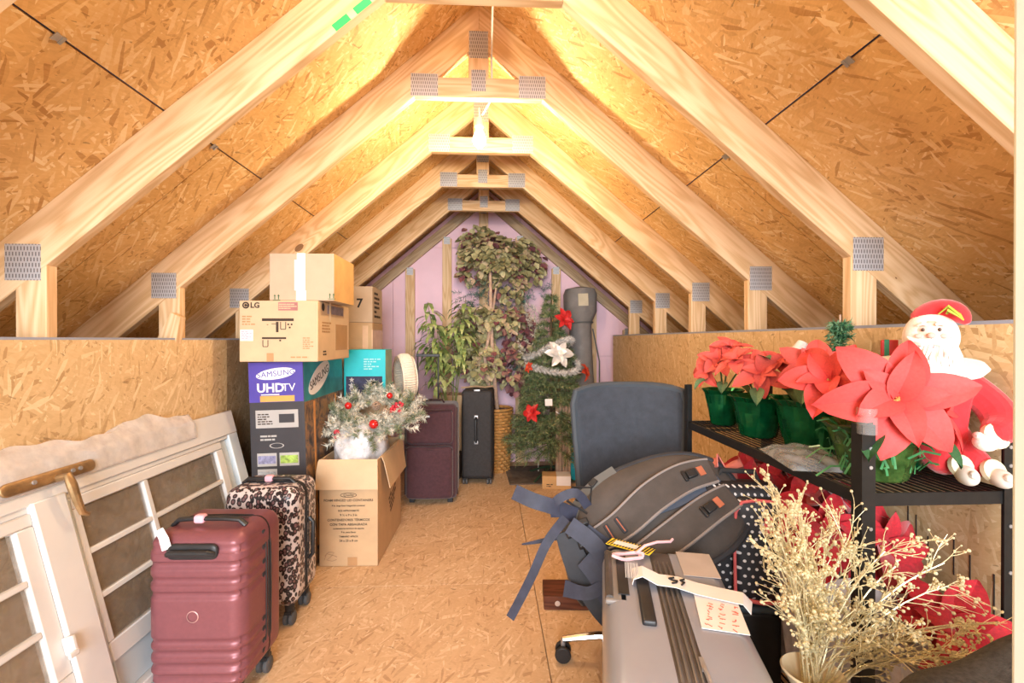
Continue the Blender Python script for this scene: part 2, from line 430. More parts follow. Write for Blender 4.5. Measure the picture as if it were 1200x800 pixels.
XL, XR = -1.335, 1.182
wl = MB(); wl.bb(XL - .03, XL - .012, -.6, 4.5, 0, 1.19)
wall_left = O('wall_left', wl, OSB_BROWN, kind='structure', label='left strand board knee wall behind the leaning window', smooth=False)
def wpanel(par, x, y0, y1, z0, z1, mat, sd):
    m = MB(); m.bb(-(y1 - y0) / 2 + .0015, (y1 - y0) / 2 - .0015, -(z1 - z0) / 2, (z1 - z0) / 2, 0, .011)
    return O('wall_panel', m, mat, par, (x, (y0 + y1) / 2, (z0 + z1) / 2), axes((0, 1, 0), (0, 0, 1), (1, 0, 0)), smooth=False)
wpanel(wall_left, XL - .011, -.01, 2.43, .003, 1.2, OSB_WALL, 1)
wpanel(wall_left, XL - .011, 2.43, 4.5, .003, 1.2, OSB_BROWN, 1).__setitem__('label', 'browner strand board panel')
wpanel(wall_left, XL - .011, -.6, -.01, .003, 1.2, OSB_WALL, 1)
m = MB(); m.bb(XL - .045, XL - .001, -.6, 4.5, 1.2, 1.208); O('edge_strip', m, EDGE, wall_left, smooth=False)
wr = MB(); wr.bb(XR + .013, XR + .03, -.6, 4.42, 0, 1.22)
wall_right = O('wall_right', wr, OSB_BROWN, kind='structure', label='right strand board knee wall behind the wire rack', smooth=False)
for a, b in ((-.6, .29), (.29, 2.72), (2.72, 4.42)): wpanel(wall_right, XR + .001, a, b, .003, 1.237, OSB_WALL, -1)
m = MB(); m.bb(XR + .001, XR + .05, -.6, 4.42, 1.237, 1.246); O('edge_strip', m, EDGE, wall_right, smooth=False)
for y, za, zb in ((1.26, .73, .68), (1.235, .715, .64), (1.20, .67, .61), (1.13, .70, .60), (1.09, .67, .59), (1.035, .65, .55), (1.30, .70, .69)):
    m = MB(); m.bb(-.0008, 0, -.0018, .0018, zb, za); O('ink_stroke', m, pm('black stencil ink', (.05, .04, .035), .8, var=0), wall_right, (XR + .001, y, 0), smooth=False)
# end return of the right knee wall, and stencilled strokes on it
bk = MB(); bk.prism([(-3.3, -.05), (3.3, -.05), (3.3, .1), (XC, ZT + .01), (-3.3, .1)], 4.62, 4.66, 'y')
wall_back = O('wall_back', bk, pm('grey house wrap', (.5, .5, .55), .8), kind='structure', label='gable end of pink foam boards between upright studs', smooth=False)
for z0, z1 in ((0, 1.04), (1.04, 2.10), (2.10, 3.0)):
    for x0, x1 in ((-1.9, -.94), (-.94, .30), (.30, 1.50), (1.5, 2.3)):
        # foam boards clipped under the slope
        def top(x): return ZT - SL * abs(x - XC) - .01
        xsn = sorted([x0, x1] + ([XC] if x0 < XC < x1 else []) + [q for q in (XC - (ZT - .01 - z1) / SL, XC + (ZT - .01 - z1) / SL, XC - (ZT - .01 - z0) / SL, XC + (ZT - .01 - z0) / SL) if x0 < q < x1])
        up = [(x, min(z1 - .002, top(x))) for x in xsn]; up = [(x, z) for x, z in up if z >= z0 - 1e-6]
        if len(up) < 2: continue
        if max(z for _, z in up) - z0 < .02: continue
        xa, xb = up[0][0] + .0015, up[-1][0] - .0015
        poly = [(xa, z0), (xb, z0)] + [(min(max(x, xa), xb), z) for x, z in up[::-1] if z > z0 + 1e-4]
        if len(poly) >= 3:
            m = MB(); m.prism(poly, 4.572, 4.612, 'y'); O('foam_board', m, FOAM, wall_back, smooth=False)
for k in range(-4, 5):
    x = -.06 + k * .355; zt = ZU - SL * abs(x - XC) - .035
    if zt > .3:
        m = MB(); m.bb(-.0445, .0445, -.019, .019, -zt / 2, zt / 2)
        O('stud', m, PINE_Z, wall_back, (x, 4.549, zt / 2), bev=.002, seg=1, smooth=False)
        m = MB(); m.bb(-.03, .03, -.001, 0, -.035, .035); O('nail_plate', m, PLATE, wall_back, (x, 4.529, zt - .02), smooth=False)
# ------------------------------------------------------------ roof trusses
LAB = ['roof truss closest to the doorway, cut off by the top of the picture', 'roof truss with green marks near the top of its left rafter',
       'roof truss the light bulb hangs from', 'third truss visible in full, its collar right behind the light bulb',
       'roof truss one bay beyond the light bulb', 'roof truss with collar just in front of the gable wall', 'thin end truss against the pink foam gable']
GREEN = pm('green paint mark', (.03, .55, .12), .6)
def truss(n):
    Y = 1.48 + .61 * n
    t = E('roof_truss', LAB[n + 1], 'roof truss', (0, 0, 0), group='roof trusses')
    D = .183
    if n == 5: D = .115
    for sd in (-1, 1):
        def X(d): return XC + sd * d
        poly = [(X(0), ZU), (X(0), ZU + D), (X(3.0), ZU + D - SL * 3.0), (X(3.0), ZU - SL * 3.0)]
        if sd < 0: poly = poly[::-1]
        ang = -TH if sd > 0 else TH
        r = plank_obj('rafter', poly, Y, Y + .038, PINE if n < 5 else PINE_OLD, t, (X(0), ZU + D / 2), ang)
        if n == 0 and sd < 0:
            for s in (.505, .59):
                m = MB(); m.bb(-.03, .03, -.0006, .0, -.012, .012)
                d = s * cos(TH); O('paint_mark', m, GREEN, r, (-s, -.0192, -.058), (0, 0, 0), label='green paint mark on the rafter edge', smooth=False)
        if n < 5:
            xp = -1.392 if sd < 0 else 1.235
            h = ZU - SL * abs(xp - XC)
            a, b = xp - .0445, xp + .0445
            za, zb = ZU - SL * abs(a - XC), ZU - SL * abs(b - XC)
            m = MB(); m.prism([(-.0445, -h / 2), (.0445, -h / 2), (.0445, zb - h / 2), (-.0445, za - h / 2)], -.019, .019, 'y')
            O('post', m, PINE_Z, t, (xp, Y + .019, h / 2), bev=.002, seg=1, smooth=False)
            m = MB(); m.bb(-.052, .052, -.0012, 0, -.055, .055)
            O('nail_plate', m, PLATE, t, (xp - .022 if sd < 0 else xp + .014, Y, h + .045), (0, 0, 0), smooth=False)
    if n < 5:
        b0, b1 = 2.283, 2.372; d0 = (ZU - b0) / SL; d1 = (ZU - b1) / SL
        plank_obj('collar_tie', [(XC - d0, b0), (XC + d0, b0), (XC + d1, b1), (XC - d1, b1)], Y, Y + .038, PINE, t, (XC, (b0 + b1) / 2), 0)
        zt = ZU; m = MB(); hm = (b1 + zt) / 2
        m.prism([(-.0445, b1 - hm), (.0445, b1 - hm), (.0445, zt - .0376 - hm), (0, zt - hm), (-.0445, zt - .0376 - hm)], -.019, .019, 'y')
        O('king_post', m, PINE_Z, t, (XC, Y + .019, hm), bev=.002, seg=1, smooth=False)
        for x, z, wd, h in ((XC, zt - .005, .085, .12), (XC, b1 - .012, .065, .095), (XC - d0 + .045, b0 + .052, .12, .10), (XC + d0 - .045, b0 + .052, .12, .10)):
            m = MB(); m.bb(-wd / 2, wd / 2, -.0012, 0, -h / 2, h / 2); O('nail_plate', m, PLATE, t, (x, Y, z), smooth=False)
    else:
        pass
for n in range(-1, 6): truss(n)
# offcut of lumber behind the left wall
m = MB(); m.prism([(-.045, 0), (.045, 0), (.035, .15), (-.01, .16)], -.019, .019, 'y')
tag(O('lumber_offcut', m, PINE_Z, None, (-1.385, 2.062, 1.16), (0, R(14), 0), bev=.002), 'short cut piece of lumber leaning on the truss post behind the left wall', 'lumber')
m = MB(); m.bb(-.10, .06, -.018, .018, 0, 1.17)
# door jamb right at the camera
jm = MB(); jm.bb(.472, .56, .33, .40, -.0, 2.5); jm.bb(.49, .56, .318, .33, 0, 2.5)
O('trim_1', jm, pm('white door jamb paint', (.74, .80, .75), .5, var=.02), kind='structure', label='white door jamb at the right edge', bev=.004, rot=(0, 0, 0))
# ------------------------------------------------------------ bulbs
GLOW = pm('glowing bulb', (1.0, .78, .48), .4, var=0, emit=BULB)
def bulb(name, label, x, y, zb, ztop, glow=None):
    t = E(name, label, 'light bulb', (x, y, zb))
    m = MB(); m.lathe([(.0, -.062), (.014, -.060), (.024, -.050), (.030, -.034), (.030, -.022), (.024, -.004), (.016, .010), (.014, .02)], 20)
    O('glass', m, glow or GLOW, t, label='glowing bulb')
    m = MB(); m.lathe([(.0145, .012), (.016, .03), (.020, .032), (.022, .06), (.016, .075), (.006, .08)], 18)
    O('socket', m, pm('pale socket', (.62, .50, .40), .5), t)
    m = MB(); m.tube([(0, 0, .078), (.002, .002, (ztop - zb) * .6), (0, 0, ztop - zb)], .004, 8); O('cord', m, WHITEP, t)
    return t
bulb('hanging_bulb', 'glowing light bulb hanging from a truss collar', -.05, 2.215, 2.175, 2.30)
bulb('hanging_bulb', 'light bulb of the attic hanging above the doorway', -.10, .90, 2.36, 2.62, pm('glowing bulb by the door', (1.0, .80, .52), .4, var=0, emit=BULB * .6))
m = MB(); m.tube([(.0, 1.36, 2.62), (-.012, 1.52, 2.55), (.012, 1.78, 2.50), (.008, 2.06, 2.44), (.01, 2.12, 2.36), (.0, 2.16, 2.30), (-.035, 2.20, 2.26)], .0042, 8)
tag(O('electric_cable', m, WHITEP), 'white electric cable running down past the collar to the bulb', 'cable')
# ------------------------------------------------------------ left side: leaning window unit
TL = R(14.5); LU = 2.385 - .95
wu = E('window_unit', 'white multi-pane window unit lying on its side against the left wall', 'window', (-1.075, .95, 0), (-TL, 0, pi / 2))
WF = WHITEB
def wbox(name, x0, x1, z0, z1, y0, y1, mat=WHITEP, par=wu, bev=.004, **k):
    m = MB(); m.bb(x0 - .5 * (x0 + x1), x1 - .5 * (x0 + x1), y0, y1, z0 - .5 * (z0 + z1), z1 - .5 * (z0 + z1))
    o = O(name, m, mat, par, (.5 * (x0 + x1), 0, .5 * (z0 + z1)), bev=bev, **k); return o
wbox('top_rail', 0, LU, .765, .878, -.006, .034)
wbox('top_rail_bead', .02, LU - .08, .748, .768, .002, .03)
wbox('end_stile', LU - .075, LU, 0, .768, -.004, .034, WHITEB)
wbox('bottom_rail', 0, LU - .075, .0, .10, -.004, .034, WHITEB)
wbox('sill_ledge', 0, LU - .075, .10, .125, -.022, .03, WHITEP)
wbox('frame_liner', .52, LU - .075, .125, .235, .012, .034, WHITEB)
wbox('blank_panel', 1.285, LU - .075, .235, .748, .018, .030, WHITEB)
wbox('centre_stile', .385, .485, .10, .772, -.016, .034)
wbox('stile_bead', .485, .505, .235, .748, -.002, .03, WHITEB)
PANE = film_mat('grey brown window glass', (.30, .25, .20), .42, .12)  # part-clear panes with a grey brown tint mixed in
# right sash and left sash
def sash(x0, x1, mx):
    s = E('sash', None, None, (0, 0, 0)); s.parent = wu
    z0, z1 = .235, .748
    for a, b in ((z0, z0 + .06), (z1 - .035, z1)): wbox('sash_rail', x0, x1, a, b, -.004, .026, WHITEP, s)
    for a, b in ((x0, x0 + .022), (x1 - .05, x1)): wbox('sash_stile', a, b, z0 + .06, z1 - .035, -.004, .026, WHITEP, s)
    gz = [z0 + .06, z0 + .06 + .139, z0 + .06 + .279, z1 - .035]
    for z in gz[1:3]: wbox('muntin', x0 + .022, x1 - .05, z - .009, z + .009, -.002, .02, WHITEP, s, .003)
    xs_ = [x0 + .022] + mx + [x1 - .05]
    for x in mx: wbox('muntin', x - .011, x + .011, z0 + .06, z1 - .035, -.003, .02, WHITEP, s, .003)
    for i in range(3):
        for j in range(len(xs_) - 1):
            wbox('pane', xs_[j] + .004, xs_[j + 1] - .004, gz[i] + .004, gz[i + 1] - .004, .009, .013, PANE, s, 0)
sash(.505, 1.285, [.80]); sash(-.02, .385, [.10])
m = MB(); m.rbox((0, -.012, 0), (.29, .012, .036), (.018, .004, .0179), 3, (4, 2, 2))
esc = O('escutcheon', m, BRASS, wu, (.455, -.006, .826), label='tarnished brass handle plate')
for x in (-.06, .06, .085):
    m = MB(); m.cyl((x, -.022, 0), (x, -.017, 0), .006); O('screw', m, STEEL, esc)
m = MB(); m.tube([(0, -.015, 0), (0, -.045, -.002), (-.004, -.052, -.03), (.002, -.05, -.08), (.012, -.046, -.118), (.03, -.045, -.13)], [.012, .012, .013, .011, .009, .006], 10)
O('lever', m, BRASS, esc, (.012, 0, -.008), label='curved brass lever handle')
m = MB(); m.box((0, -.02, 0), (.012, .03, .05)); m.box((-.012, -.035, -.02), (.03, .008, .016)); O('latch', m, WHITEP, wu, (.378, 0, .37), bev=.003)
# plastic film along the top
FILM = film_mat('cloudy plastic film', (.82, .77, .75), .5, .22, .2)
def filmfn(u, v):
    x = .02 + u * 1.10; n = .007 * sin(u * 17 + 3 * v) + .004 * sin(u * 53 + 5 * v)
    bump = .022 * math.exp(-((u - .80) / .09) ** 2) + .010 * math.exp(-((u - .3) / .25) ** 2)
    P_ = [(-.012, .800), (-.016, .872), (.004, .915 + bump), (.030, .905 + bump), (.042, .870)]
    t_ = v * 4; k = min(3, int(t_)); f = t_ - k; f = f * f * (3 - 2 * f)
    y = P_[k][0] + (P_[k + 1][0] - P_[k][0]) * f; z = P_[k][1] + (P_[k + 1][1] - P_[k][1]) * f
    return (x, min(y + n * (1 - abs(2 * v - 1)), .03), z + n * 1.4 * (v > .1))
m = MB(); m.grid(filmfn, 70, 16)
tag(O('plastic_film', m, FILM, None, (-1.075, .95, 0), (-TL, 0, pi / 2), solid=.0012), 'cloudy plastic film bunched along the top of the white window unit', 'plastic film')
# ------------------------------------------------------------ suitcases
def caster_pair(par, x, y, r=.026, zt=.09, mat=BLACKP, name='wheel'):
    m = MB(); m.cyl((0, 0, 2 * r - .004), (0, 0, zt), .018, .022); m.box((0, 0, 2 * r), (.03, .04, .012))
    h = O('wheel_fork', m, BLACKP, par, (x, y, 0))
    for s in (-1, 1):
        m = MB(); m.tube([(s * .012 - .009, 0, 0), (s * .012 - .006, 0, 0), (s * .012 + .006, 0, 0), (s * .012 + .009, 0, 0)], [r * .82, r, r, r * .82], 18)
        w_ = O(name, m, RUBBER, h, (0, 0, r))
def hardcase(name, label, loc, rz, W, D, z0, z1, mats, front_d, band_d, ridges, group=None):
    t = E(name, label, 'suitcase', loc, (0, 0, rz), group)
    H = z1 - z0; cz = (z0 + z1) / 2; sm, bm, hm = mats
    def disp(o):
        x, y, z = o
        if ridges and y < -front_d * .1:
            d = 0
            for rz_ in ridges:
                q = abs(z - rz_)
                if q < .014: d = max(d, .0075 * (1 - (q / .014) ** 2))
            edge = max(0, 1 - max(0, abs(x) - W * .40) / (W * .08)) if abs(x) > W * .40 else 1
            y += d * (1 if edge > 0 else .4); 
            if abs(x) > W * .45: x -= math.copysign(d * .8, x)
        return (x, y, z)
    m = MB(); m.rbox((0, 0, 0), (W, front_d * 2, H), (.045, .05, .055), 5, (8, 3, 90 if ridges else 10), disp)
    # keep the front half only
    keep = [f for f in m.f if sum(m.v[i][1] for i in f) / len(f) < .002]; m.f = keep
    y0 = -D / 2 + front_d
    fs = O('front_shell', m, sm, t, (0, y0, cz))
    m = MB(); bd = D - front_d - band_d
    m.rbox((0, 0, 0), (W, bd * 2, H), (.045, .045, .055), 4, (6, 3, 8)); m.f = [f for f in m.f if sum(m.v[i][1] for i in f) / len(f) > -.002]
    O('back_shell', m, sm, t, (0, D / 2 - bd, cz))
    m = MB(); m.rbox((0, 0, 0), (W - .004, band_d + .03, H - .004), (.043, .01, .053), 4, (6, 2, 8))
    O('zip_band', m, bm, t, (0, y0 + band_d / 2, cz))
    for q in (-.3, .0, .3):
        n_ = 28; pts = []
        for i in range(n_):
            a = 2 * pi * i / n_; e = .35
            pts.append(((W / 2 + .001) * math.copysign(abs(cos(a)) ** e, cos(a)), 0, (H / 2 + .001) * math.copysign(abs(sin(a)) ** e, sin(a))))
        mm = MB(); mm.tube(pts, .003, 6, closed=True); O('zip', mm, BLACKP, t, (0, y0 + band_d * (.5 + q), cz))
    for sx in (-1, 1):
        for sy in (-1, 1): caster_pair(t, sx * (W / 2 - .045), sy * (D / 2 - .05), .027, z0 + .015)
    return t, fs
ROSE = pm('rose metallic shell', (.235, .083, .098), .38, .3, var=.06, vs=60, bump=.08, bs=500)
t, fs = hardcase('hard_suitcase', 'ribbed rose pink hard shell carry-on suitcase in front on the left', (-.928, 1.64, 0), R(-2), .31, .27, .085, .585,
                 (ROSE, BLACKF, BLACKP), .135, .05, [.205, .155, .105, .06, -.09, -.125, -.165, -.20])
m = MB(); m.rbox((0, 0, 0), (.16, .018, .05), (.02, .008, .02), 3, (4, 2, 2)); O('grip_cup', m, BLACKP, t, (.0, -.136, .535))
m = MB(); m.tube([(-.07, 0, .004), (-.06, -.012, .012), (.06, -.012, .012), (.07, 0, .004)], .009, 10); O('trolley_grip', m, BLACKP, t, (0, -.146, .527))
m = MB(); m.tube([(-.12, 0, 0), (-.10, 0, .018), (-.05, 0, .022), (.05, 0, .022), (.10, 0, .018), (.12, 0, 0)], .011, 10, sq=.7)
O('top_handle', m, BLACKP, t, (0, -.05, .585)); 
PINKTAG = pm('pink ribbon', (.80, .42, .50), .6)
m = MB(); m.rbox((0, 0, 0), (.035, .03, .028), .009, 2, (2, 2, 2)); O('ribbon', m, PINKTAG, t, (-.03, -.05, .607), label='pink ribbon tied on the handle')
m = MB(); m.lathe([(.017, 0), (.019, .002), (.016, .003)], 20, cap=False); O('emblem', m, pm('pale rose metal', (.6, .35, .34), .3, .5), t, (0, -.1345, .33), (pi / 2, 0, 0))
m = MB(); m.ribbon([(-.12, 0, .035), (-.10, -.01, .05), (-.085, -.018, .03), (-.075, -.02, .0)], (0, -1, .2), .03, .001); O('airline_sticker', m, PAPER, t, (0, -.122, .545))
LEO = leopard_mat()
t, fs = hardcase('hard_suitcase', 'leopard print hard shell suitcase behind the rose pink one', (-.948, 2.08, 0), R(-1), .30, .25, .085, .585, (LEO, BLACKF, BLACKP), .085, .06, None)
m = MB(); m.tube([(-.11, 0, 0), (-.09, 0, .018), (.09, 0, .018), (.11, 0, 0)], .011, 10, sq=.7); O('top_handle', m, BLACKP, t, (.0, -.03, .585))
m = MB(); m.rbox((0, 0, 0), (.035, .03, .028), .009, 2, (2, 2, 2)); O('ribbon', m, PINKTAG, t, (0, -.03, .604), label='pink ribbon tied on the handle')
m = MB(); m.tube([(0, 0, -.09), (.016, 0, -.07), (.018, 0, .07), (0, 0, .09)], .009, 8); O('side_handle', m, BLACKP, t, (.151, .012, .33))
# ------------------------------------------------------------ boxes
def carton(name, label, loc, W, D, H, mat=CARD, rz=0, ry=0, seam=True, lid_tape=True, cat='box', group=None):
    t = E(name, label, cat, loc, (0, ry, rz), group)
    m = MB(); m.bb(-W / 2, W / 2, 0, D, 0, H); O('carton', m, mat, t, bev=.004)
    if lid_tape:
        m = MB(); m.bb(-.024, .024, -.0008, 0, H - .05, H); m.bb(-.024, .024, -.0008, D + .0008, H, H + .0008); O('packing_tape', m, TAPE, t)
    return t
PURP = pm('purple print', (.085, .06, .36), .45, var=.1); DGREY = pm('dark grey print', (.045, .04, .045), .5, var=.1)
LGREY = pm('light grey print', (.45, .42, .40), .6, var=.05)
tv = E('television_carton', 'tall dark television box with purple top standing on end', 'box', (-1.05, 2.40, 0), (0, R(-1.6), 0))
TW, TD, THT = .272, .62, 1.092
m = MB(); m.bb(-TW / 2, TW / 2, 0, TD, 0, THT); O('carton', m, DGREY, tv, bev=.004)
m = MB(); m.bb(-TW / 2 + .002, TW / 2 - .002, -.0008, 0, THT - .205, THT - .003); O('purple_panel', m, PURP, tv)
def onfront(name, mesh, mat, par, x, z, y=-.0009, **k): return O(name, mesh, mat, par, (x, y, z), FRONT, smooth=False, **k)
onfront('logo_oval', ell(.098, .028, rot=R(7)), PAPER, tv, -.0, THT - .062, label='white tilted oval')
onfront('lettering', text('SAMSUNG', .039, sp=1.08), PURP, tv, .002, THT - .062, -.002, label='dark capital lettering in the oval').rotation_euler = (pi / 2, R(-5), 0)
onfront('lettering', text('UHD', .062, bold=.0018), PAPER, tv, -.028, THT - .135, label='bold white capitals')
onfront('lettering', text('TV', .055), PAPER, tv, .062, THT - .134, label='thin white capitals')
m = MB(); m.bb(-.045, .045, -.0025, .0025, 0, .0008); onfront('small_print', m, PAPER, tv, -.03, THT - .167)
m = MB(); m.bb(-.085, .085, -.015, .015, 0, .0008); onfront('gold_strip', m, pm('gold strip', (.62, .36, .09), .5), tv, .005, THT - .188, -.001)
m = MB(); m.bb(-.105, .105, -.045, .045, 0, .0008); onfront('spec_label', m, LGREY, tv, .0, THT - .29)
m = MB(); m.bb(-.038, .038, -.022, .022, 0, .0008); onfront('label_picture', m, DGREY, tv, .048, THT - .288, -.0018)
onfront('small_print', dashes(5, .08, .06, 3), INK, tv, -.055, THT - .29, -.0018)
onfront('certification_marks', dashes(2, .17, .035, 8, .2), LGREY, tv, .0, THT - .385)
m = MB(); m.lathe([(.027, 0), (.033, .001), (.030, .002)], 24, cap=False); o = onfront('hand_hole', m, LGREY, tv, -.005, THT - .425); o.scale = (1.1, .42, 1)
for x, z, c in ((-.055, THT - .495, (.28, .27, .42)), (.055, THT - .495, (.36, .50, .10)), (-.055, THT - .575, (.35, .36, .37))):
    m = MB(); m.bb(-.048, .048, -.033, .033, 0, .0008); onfront('picture_frame_print', m, LGREY, tv, x, z)
    m = MB(); m.bb(-.044, .044, -.020, .020, 0, .0008); onfront('picture_print', m, pm('small printed picture', c, .5, var=.5, vs=60), tv, x, z, -.0018)
TEALP = mottle('teal night city print', [(.30, (.03, .03, .035)), (.45, (.10, .07, .06)), (.55, (.30, .16, .07)), (.66, (.06, .09, .09))], 14, .4, (1, 1, 1))
m = MB(); m.bb(.004, TD - .004, .004, THT - .21, 0, .0008); O('side_print', m, TEALP, tv, (TW / 2, 0, 0), SIDE, smooth=False, label='printed night picture')
m = MB(); m.bb(.004, TD - .004, THT - .21, THT - .004, 0, .0008); O('side_print', m, pm('teal print', (.02, .20, .24), .4, var=.5, vs=7), tv, (TW / 2, 0, 0), SIDE, smooth=False, label='teal upper print')
O('logo_oval', ell(.17, .062, rot=R(22)), PAPER, tv, (TW / 2 + .0009, .22, THT - .10), SIDE, smooth=False, label='white tilted oval')
O('lettering', text('SAMSUNG', .064), INKB, tv, (TW / 2 + .002, .22, THT - .10), (pi / 2, R(-17), pi / 2), smooth=False, label='dark capital lettering in the oval')
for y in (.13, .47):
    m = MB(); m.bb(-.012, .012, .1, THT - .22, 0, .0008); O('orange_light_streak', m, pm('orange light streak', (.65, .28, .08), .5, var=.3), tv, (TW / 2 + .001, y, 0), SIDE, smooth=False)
# appliance box on top
lg = carton('appliance_carton', 'brown appliance box with printed diagrams on top of the television box', (-1.02, 2.30, 1.094), .372, .5, .296, CARD2, lid_tape=False)
def lgp(name, mesh, mat, x, z, y=-.0009, **k): return onfront(name, mesh, mat, lg, x, z, y, **k)
LW = .372
m = MB(); m.cyl((0, 0, 0), (0, 0, .0008), .0165, n=24); lgp('logo_disc', m, INK, -LW / 2 + .032, .273, label='dark round logo')
m = MB(); m.tube([(.008 * cos(a), .008 * sin(a), .0012) for a in [R(20 + 12 * i) for i in range(27)]], .0012, 5); lgp('logo_ring', m, CARD2, -LW / 2 + .032, .273, -.001)
lgp('lettering', text('LG', .036, bold=.0012), INK, -LW / 2 + .075, .272, label='dark capital lettering')
RST = pm('faded red stamp', (.42, .17, .16), .7, var=.15)
m = MB(); m.bb(-.046, .046, -.020, .020, 0, .0006); lgp('red_stamp', m, RST, .045, .268, label='faded red printed rectangle')
lgp('stamp_print', dashes(3, .086, .03, 5, .15), CARD2, .045, .268, -.0016)
def frame(m, x, y, w_, h_, t_): 
    m.bb(x - w_ / 2, x + w_ / 2, y - h_ / 2 - t_, y - h_ / 2, 0, .0008)
    for s in (-1, 1): m.bb(x + s * w_ / 2 - t_ / 2, x + s * w_ / 2 + t_ / 2, y - h_ / 2, y + h_ / 2, 0, .0008)
m = MB(); m.bb(-.078, .072, .049, .062, 0, .0008); m.bb(-.012, .0, -.005, .045, 0, .0008); m.bb(-.033, -.012, .034, .037, 0, .0008); frame(m, .022, .028, .024, .034, .0035)
m.bb(-.078, .036, -.038, -.029, 0, .0008); frame(m, -.062, -.058, .024, .03, .0035); m.bb(-.055, -.048, .03, .033, 0, .0008)
for x, y in ((.046, .033), (.062, .033), (.053, .018), (.008, -.045)): m.bb(x - .004, x + .004, y - .004, y + .004, 0, .0008)
lgp('diagram', m, INK, .0, .148, label='printed packing diagram')
lgp('small_print', dashes(4, .06, .05, 11), TAPE, -LW / 2 + .045, .20)
lgp('small_print', dashes(6, .05, .06, 12, xs=(.4, .9)), TAPE, .14, .09)
lgp('small_print', dashes(1, .085, .014, 13, .4, xs=(1, 1)), TAPE, .10, .022)
m = MB(); m.bb(-.03, .03, -.027, .027, 0, .0008); lgp('shipping_label', m, PAPER, -LW / 2 + .036, .128)
lgp('label_print', dashes(5, .048, .042, 14), pm('grey violet ink', (.38, .34, .42), .7), -LW / 2 + .036, .128, -.0018)
m = MB(); m.bb(-.016, .016, -.02, .02, 0, .0008); lgp('tape_patch', m, TAPE, -.04, .022)
def lgs(name, mesh, mat, y, z, x=.0009, **k): return O(name, mesh, mat, lg, (LW / 2 + x, y, z), SIDE, smooth=False, **k)
m = MB(); m.cyl((0, 0, 0), (0, 0, .0008), .02, n=20); lgs('logo_disc', m, INK, .07, .27)
m = MB(); m.bb(-.12, .14, -.022, .022, 0, .0008); lgs('grey_label', m, pm('grey violet print', (.30, .24, .27), .6, var=.3, vs=40), .25, .262)
m = MB(); m.bb(-.012, .012, -.05, .05, 0, .001); lgs('clear_tape', m, pm('shiny tape', (.78, .60, .40), .15), .17, .25, .002)
lgs('small_print', dashes(4, .13, .06, 15), TAPE, .12, .17)
m = MB(); m.bb(-.1, .1, -.07, .07, 0, .0006); lgs('brown_patch', m, TAPE, .36, .12, label='brown printed patch')
lgs('small_print', dashes(2, .06, .03, 16), INK, .10, .04)
# plain box on top
pb = carton('plain_carton', 'plain brown box with a white strip on top of the stack', (-.922, 2.33, 1.3925), .312, .33, .232, CARDG, lid_tape=False)
m = MB(); m.bb(-.03, .022, -.0008, 0, .05, .20); m.bb(-.022, .026, -.0009, 0, .0, .05); m.bb(-.018, .022, -.0009, 0, .2, .232); m.bb(-.018, .022, -.0008, .33, .232, .2328); O('white_strip', m, PAPER, pb, (-.005, 0, 0), smooth=False, label='torn white paper strip')
def arrows(m):
    for x in (-.009, .009): m.bb(x - .002, x + .002, -.012, .012, 0, .0008); m.bb(x - .005, x + .005, .004, .007, 0, .0008)
    m.bb(-.017, .017, -.017, -.014, 0, .0008)
GRN = pm('green ink', (.06, .16, .07), .7)
m = MB(); arrows(m); onfront('arrow_marks', m, GRN, pb, -.12, .018); m = MB(); arrows(m); onfront('arrow_marks', m, GRN, pb, .145, .024)
m = MB(); m.bb(.001, .329, .001, .231, 0, .0006); O('side_print', m, pm('orange cardboard', (.66, .40, .16), .8), pb, (.156, 0, 0), SIDE, smooth=False, label='more orange cardboard side')
# rear stack
s0 = carton('storage_carton', 'lowest brown box of the rear stack, almost hidden', (-.985, 3.36, 0), .30, .36, .99, CARD)
s1 = carton('storage_carton', 'tape wrapped brown box below the box with printed lines, rear stack', (-.985, 3.355, .9915), .30, .32, .33, CARD, lid_tape=False)
m = MB(); m.bb(.08, .12, -.001, .32, .02, .31); m.bb(.145, .1515, -.001, .3, .05, .28); O('clear_tape', m, pm('clear shiny tape', (.72, .50, .34), .12), s1)
s2 = carton('storage_carton', 'brown box with printed side lines, topmost of the rear stack', (-.985, 3.355, 1.323), .30, .30, .258, CARDG, lid_tape=False)
O('side_lines', dashes(6, .2, .2, 21, .2), INK, s2, (.151, .15, .13), SIDE, smooth=False)
o = onfront('lettering', text('7', .09, bold=.002), INKB, s2, .06, .135, label='black 7 mark'); 
# flag print box and what carries it
carton('storage_carton', 'brown box that carries the turquoise box, behind the open carton', (-.822, 3.10, 0), .26, .2, .80, CARD)
bx = carton('turquoise_carton', 'turquoise box with a starry navy print behind the wreath', (-.820, 3.09, .8012), .27, .2, .335, pm('turquoise print', (.02, .50, .58), .5, var=.08), lid_tape=False)
m = MB(); m.bb(-.12, .115, 0, .15, 0, .0008); onfront('navy_print', m, pm('navy print', (.03, .03, .07), .6, var=.4, vs=30), bx, 0, .01, label='dark navy print with white stars')
r_ = random.Random(4)
for i in range(11):
    s = r_.uniform(.012, .026); m = MB()
    m.prism([(s * (1 if k % 2 == 0 else .4) * cos(pi / 2 + k * pi / 5), s * (1 if k % 2 == 0 else .4) * sin(pi / 2 + k * pi / 5)) for k in range(10)], 0, .0008)
    onfront('star', m, LGREY, bx, r_.uniform(-.10, .095), r_.uniform(.03, .145), -.0018)
onfront('small_print', dashes(5, .11, .08, 23), pm('pale turquoise ink', (.35, .65, .68), .6), bx, .05, .24)
m = MB(); m.bb(.002, .198, .002, .333, 0, .0006); O('side_print', m, pm('grey green print', (.30, .42, .34), .6), bx, (.135, 0, 0), SIDE, smooth=False, label='grey green side')
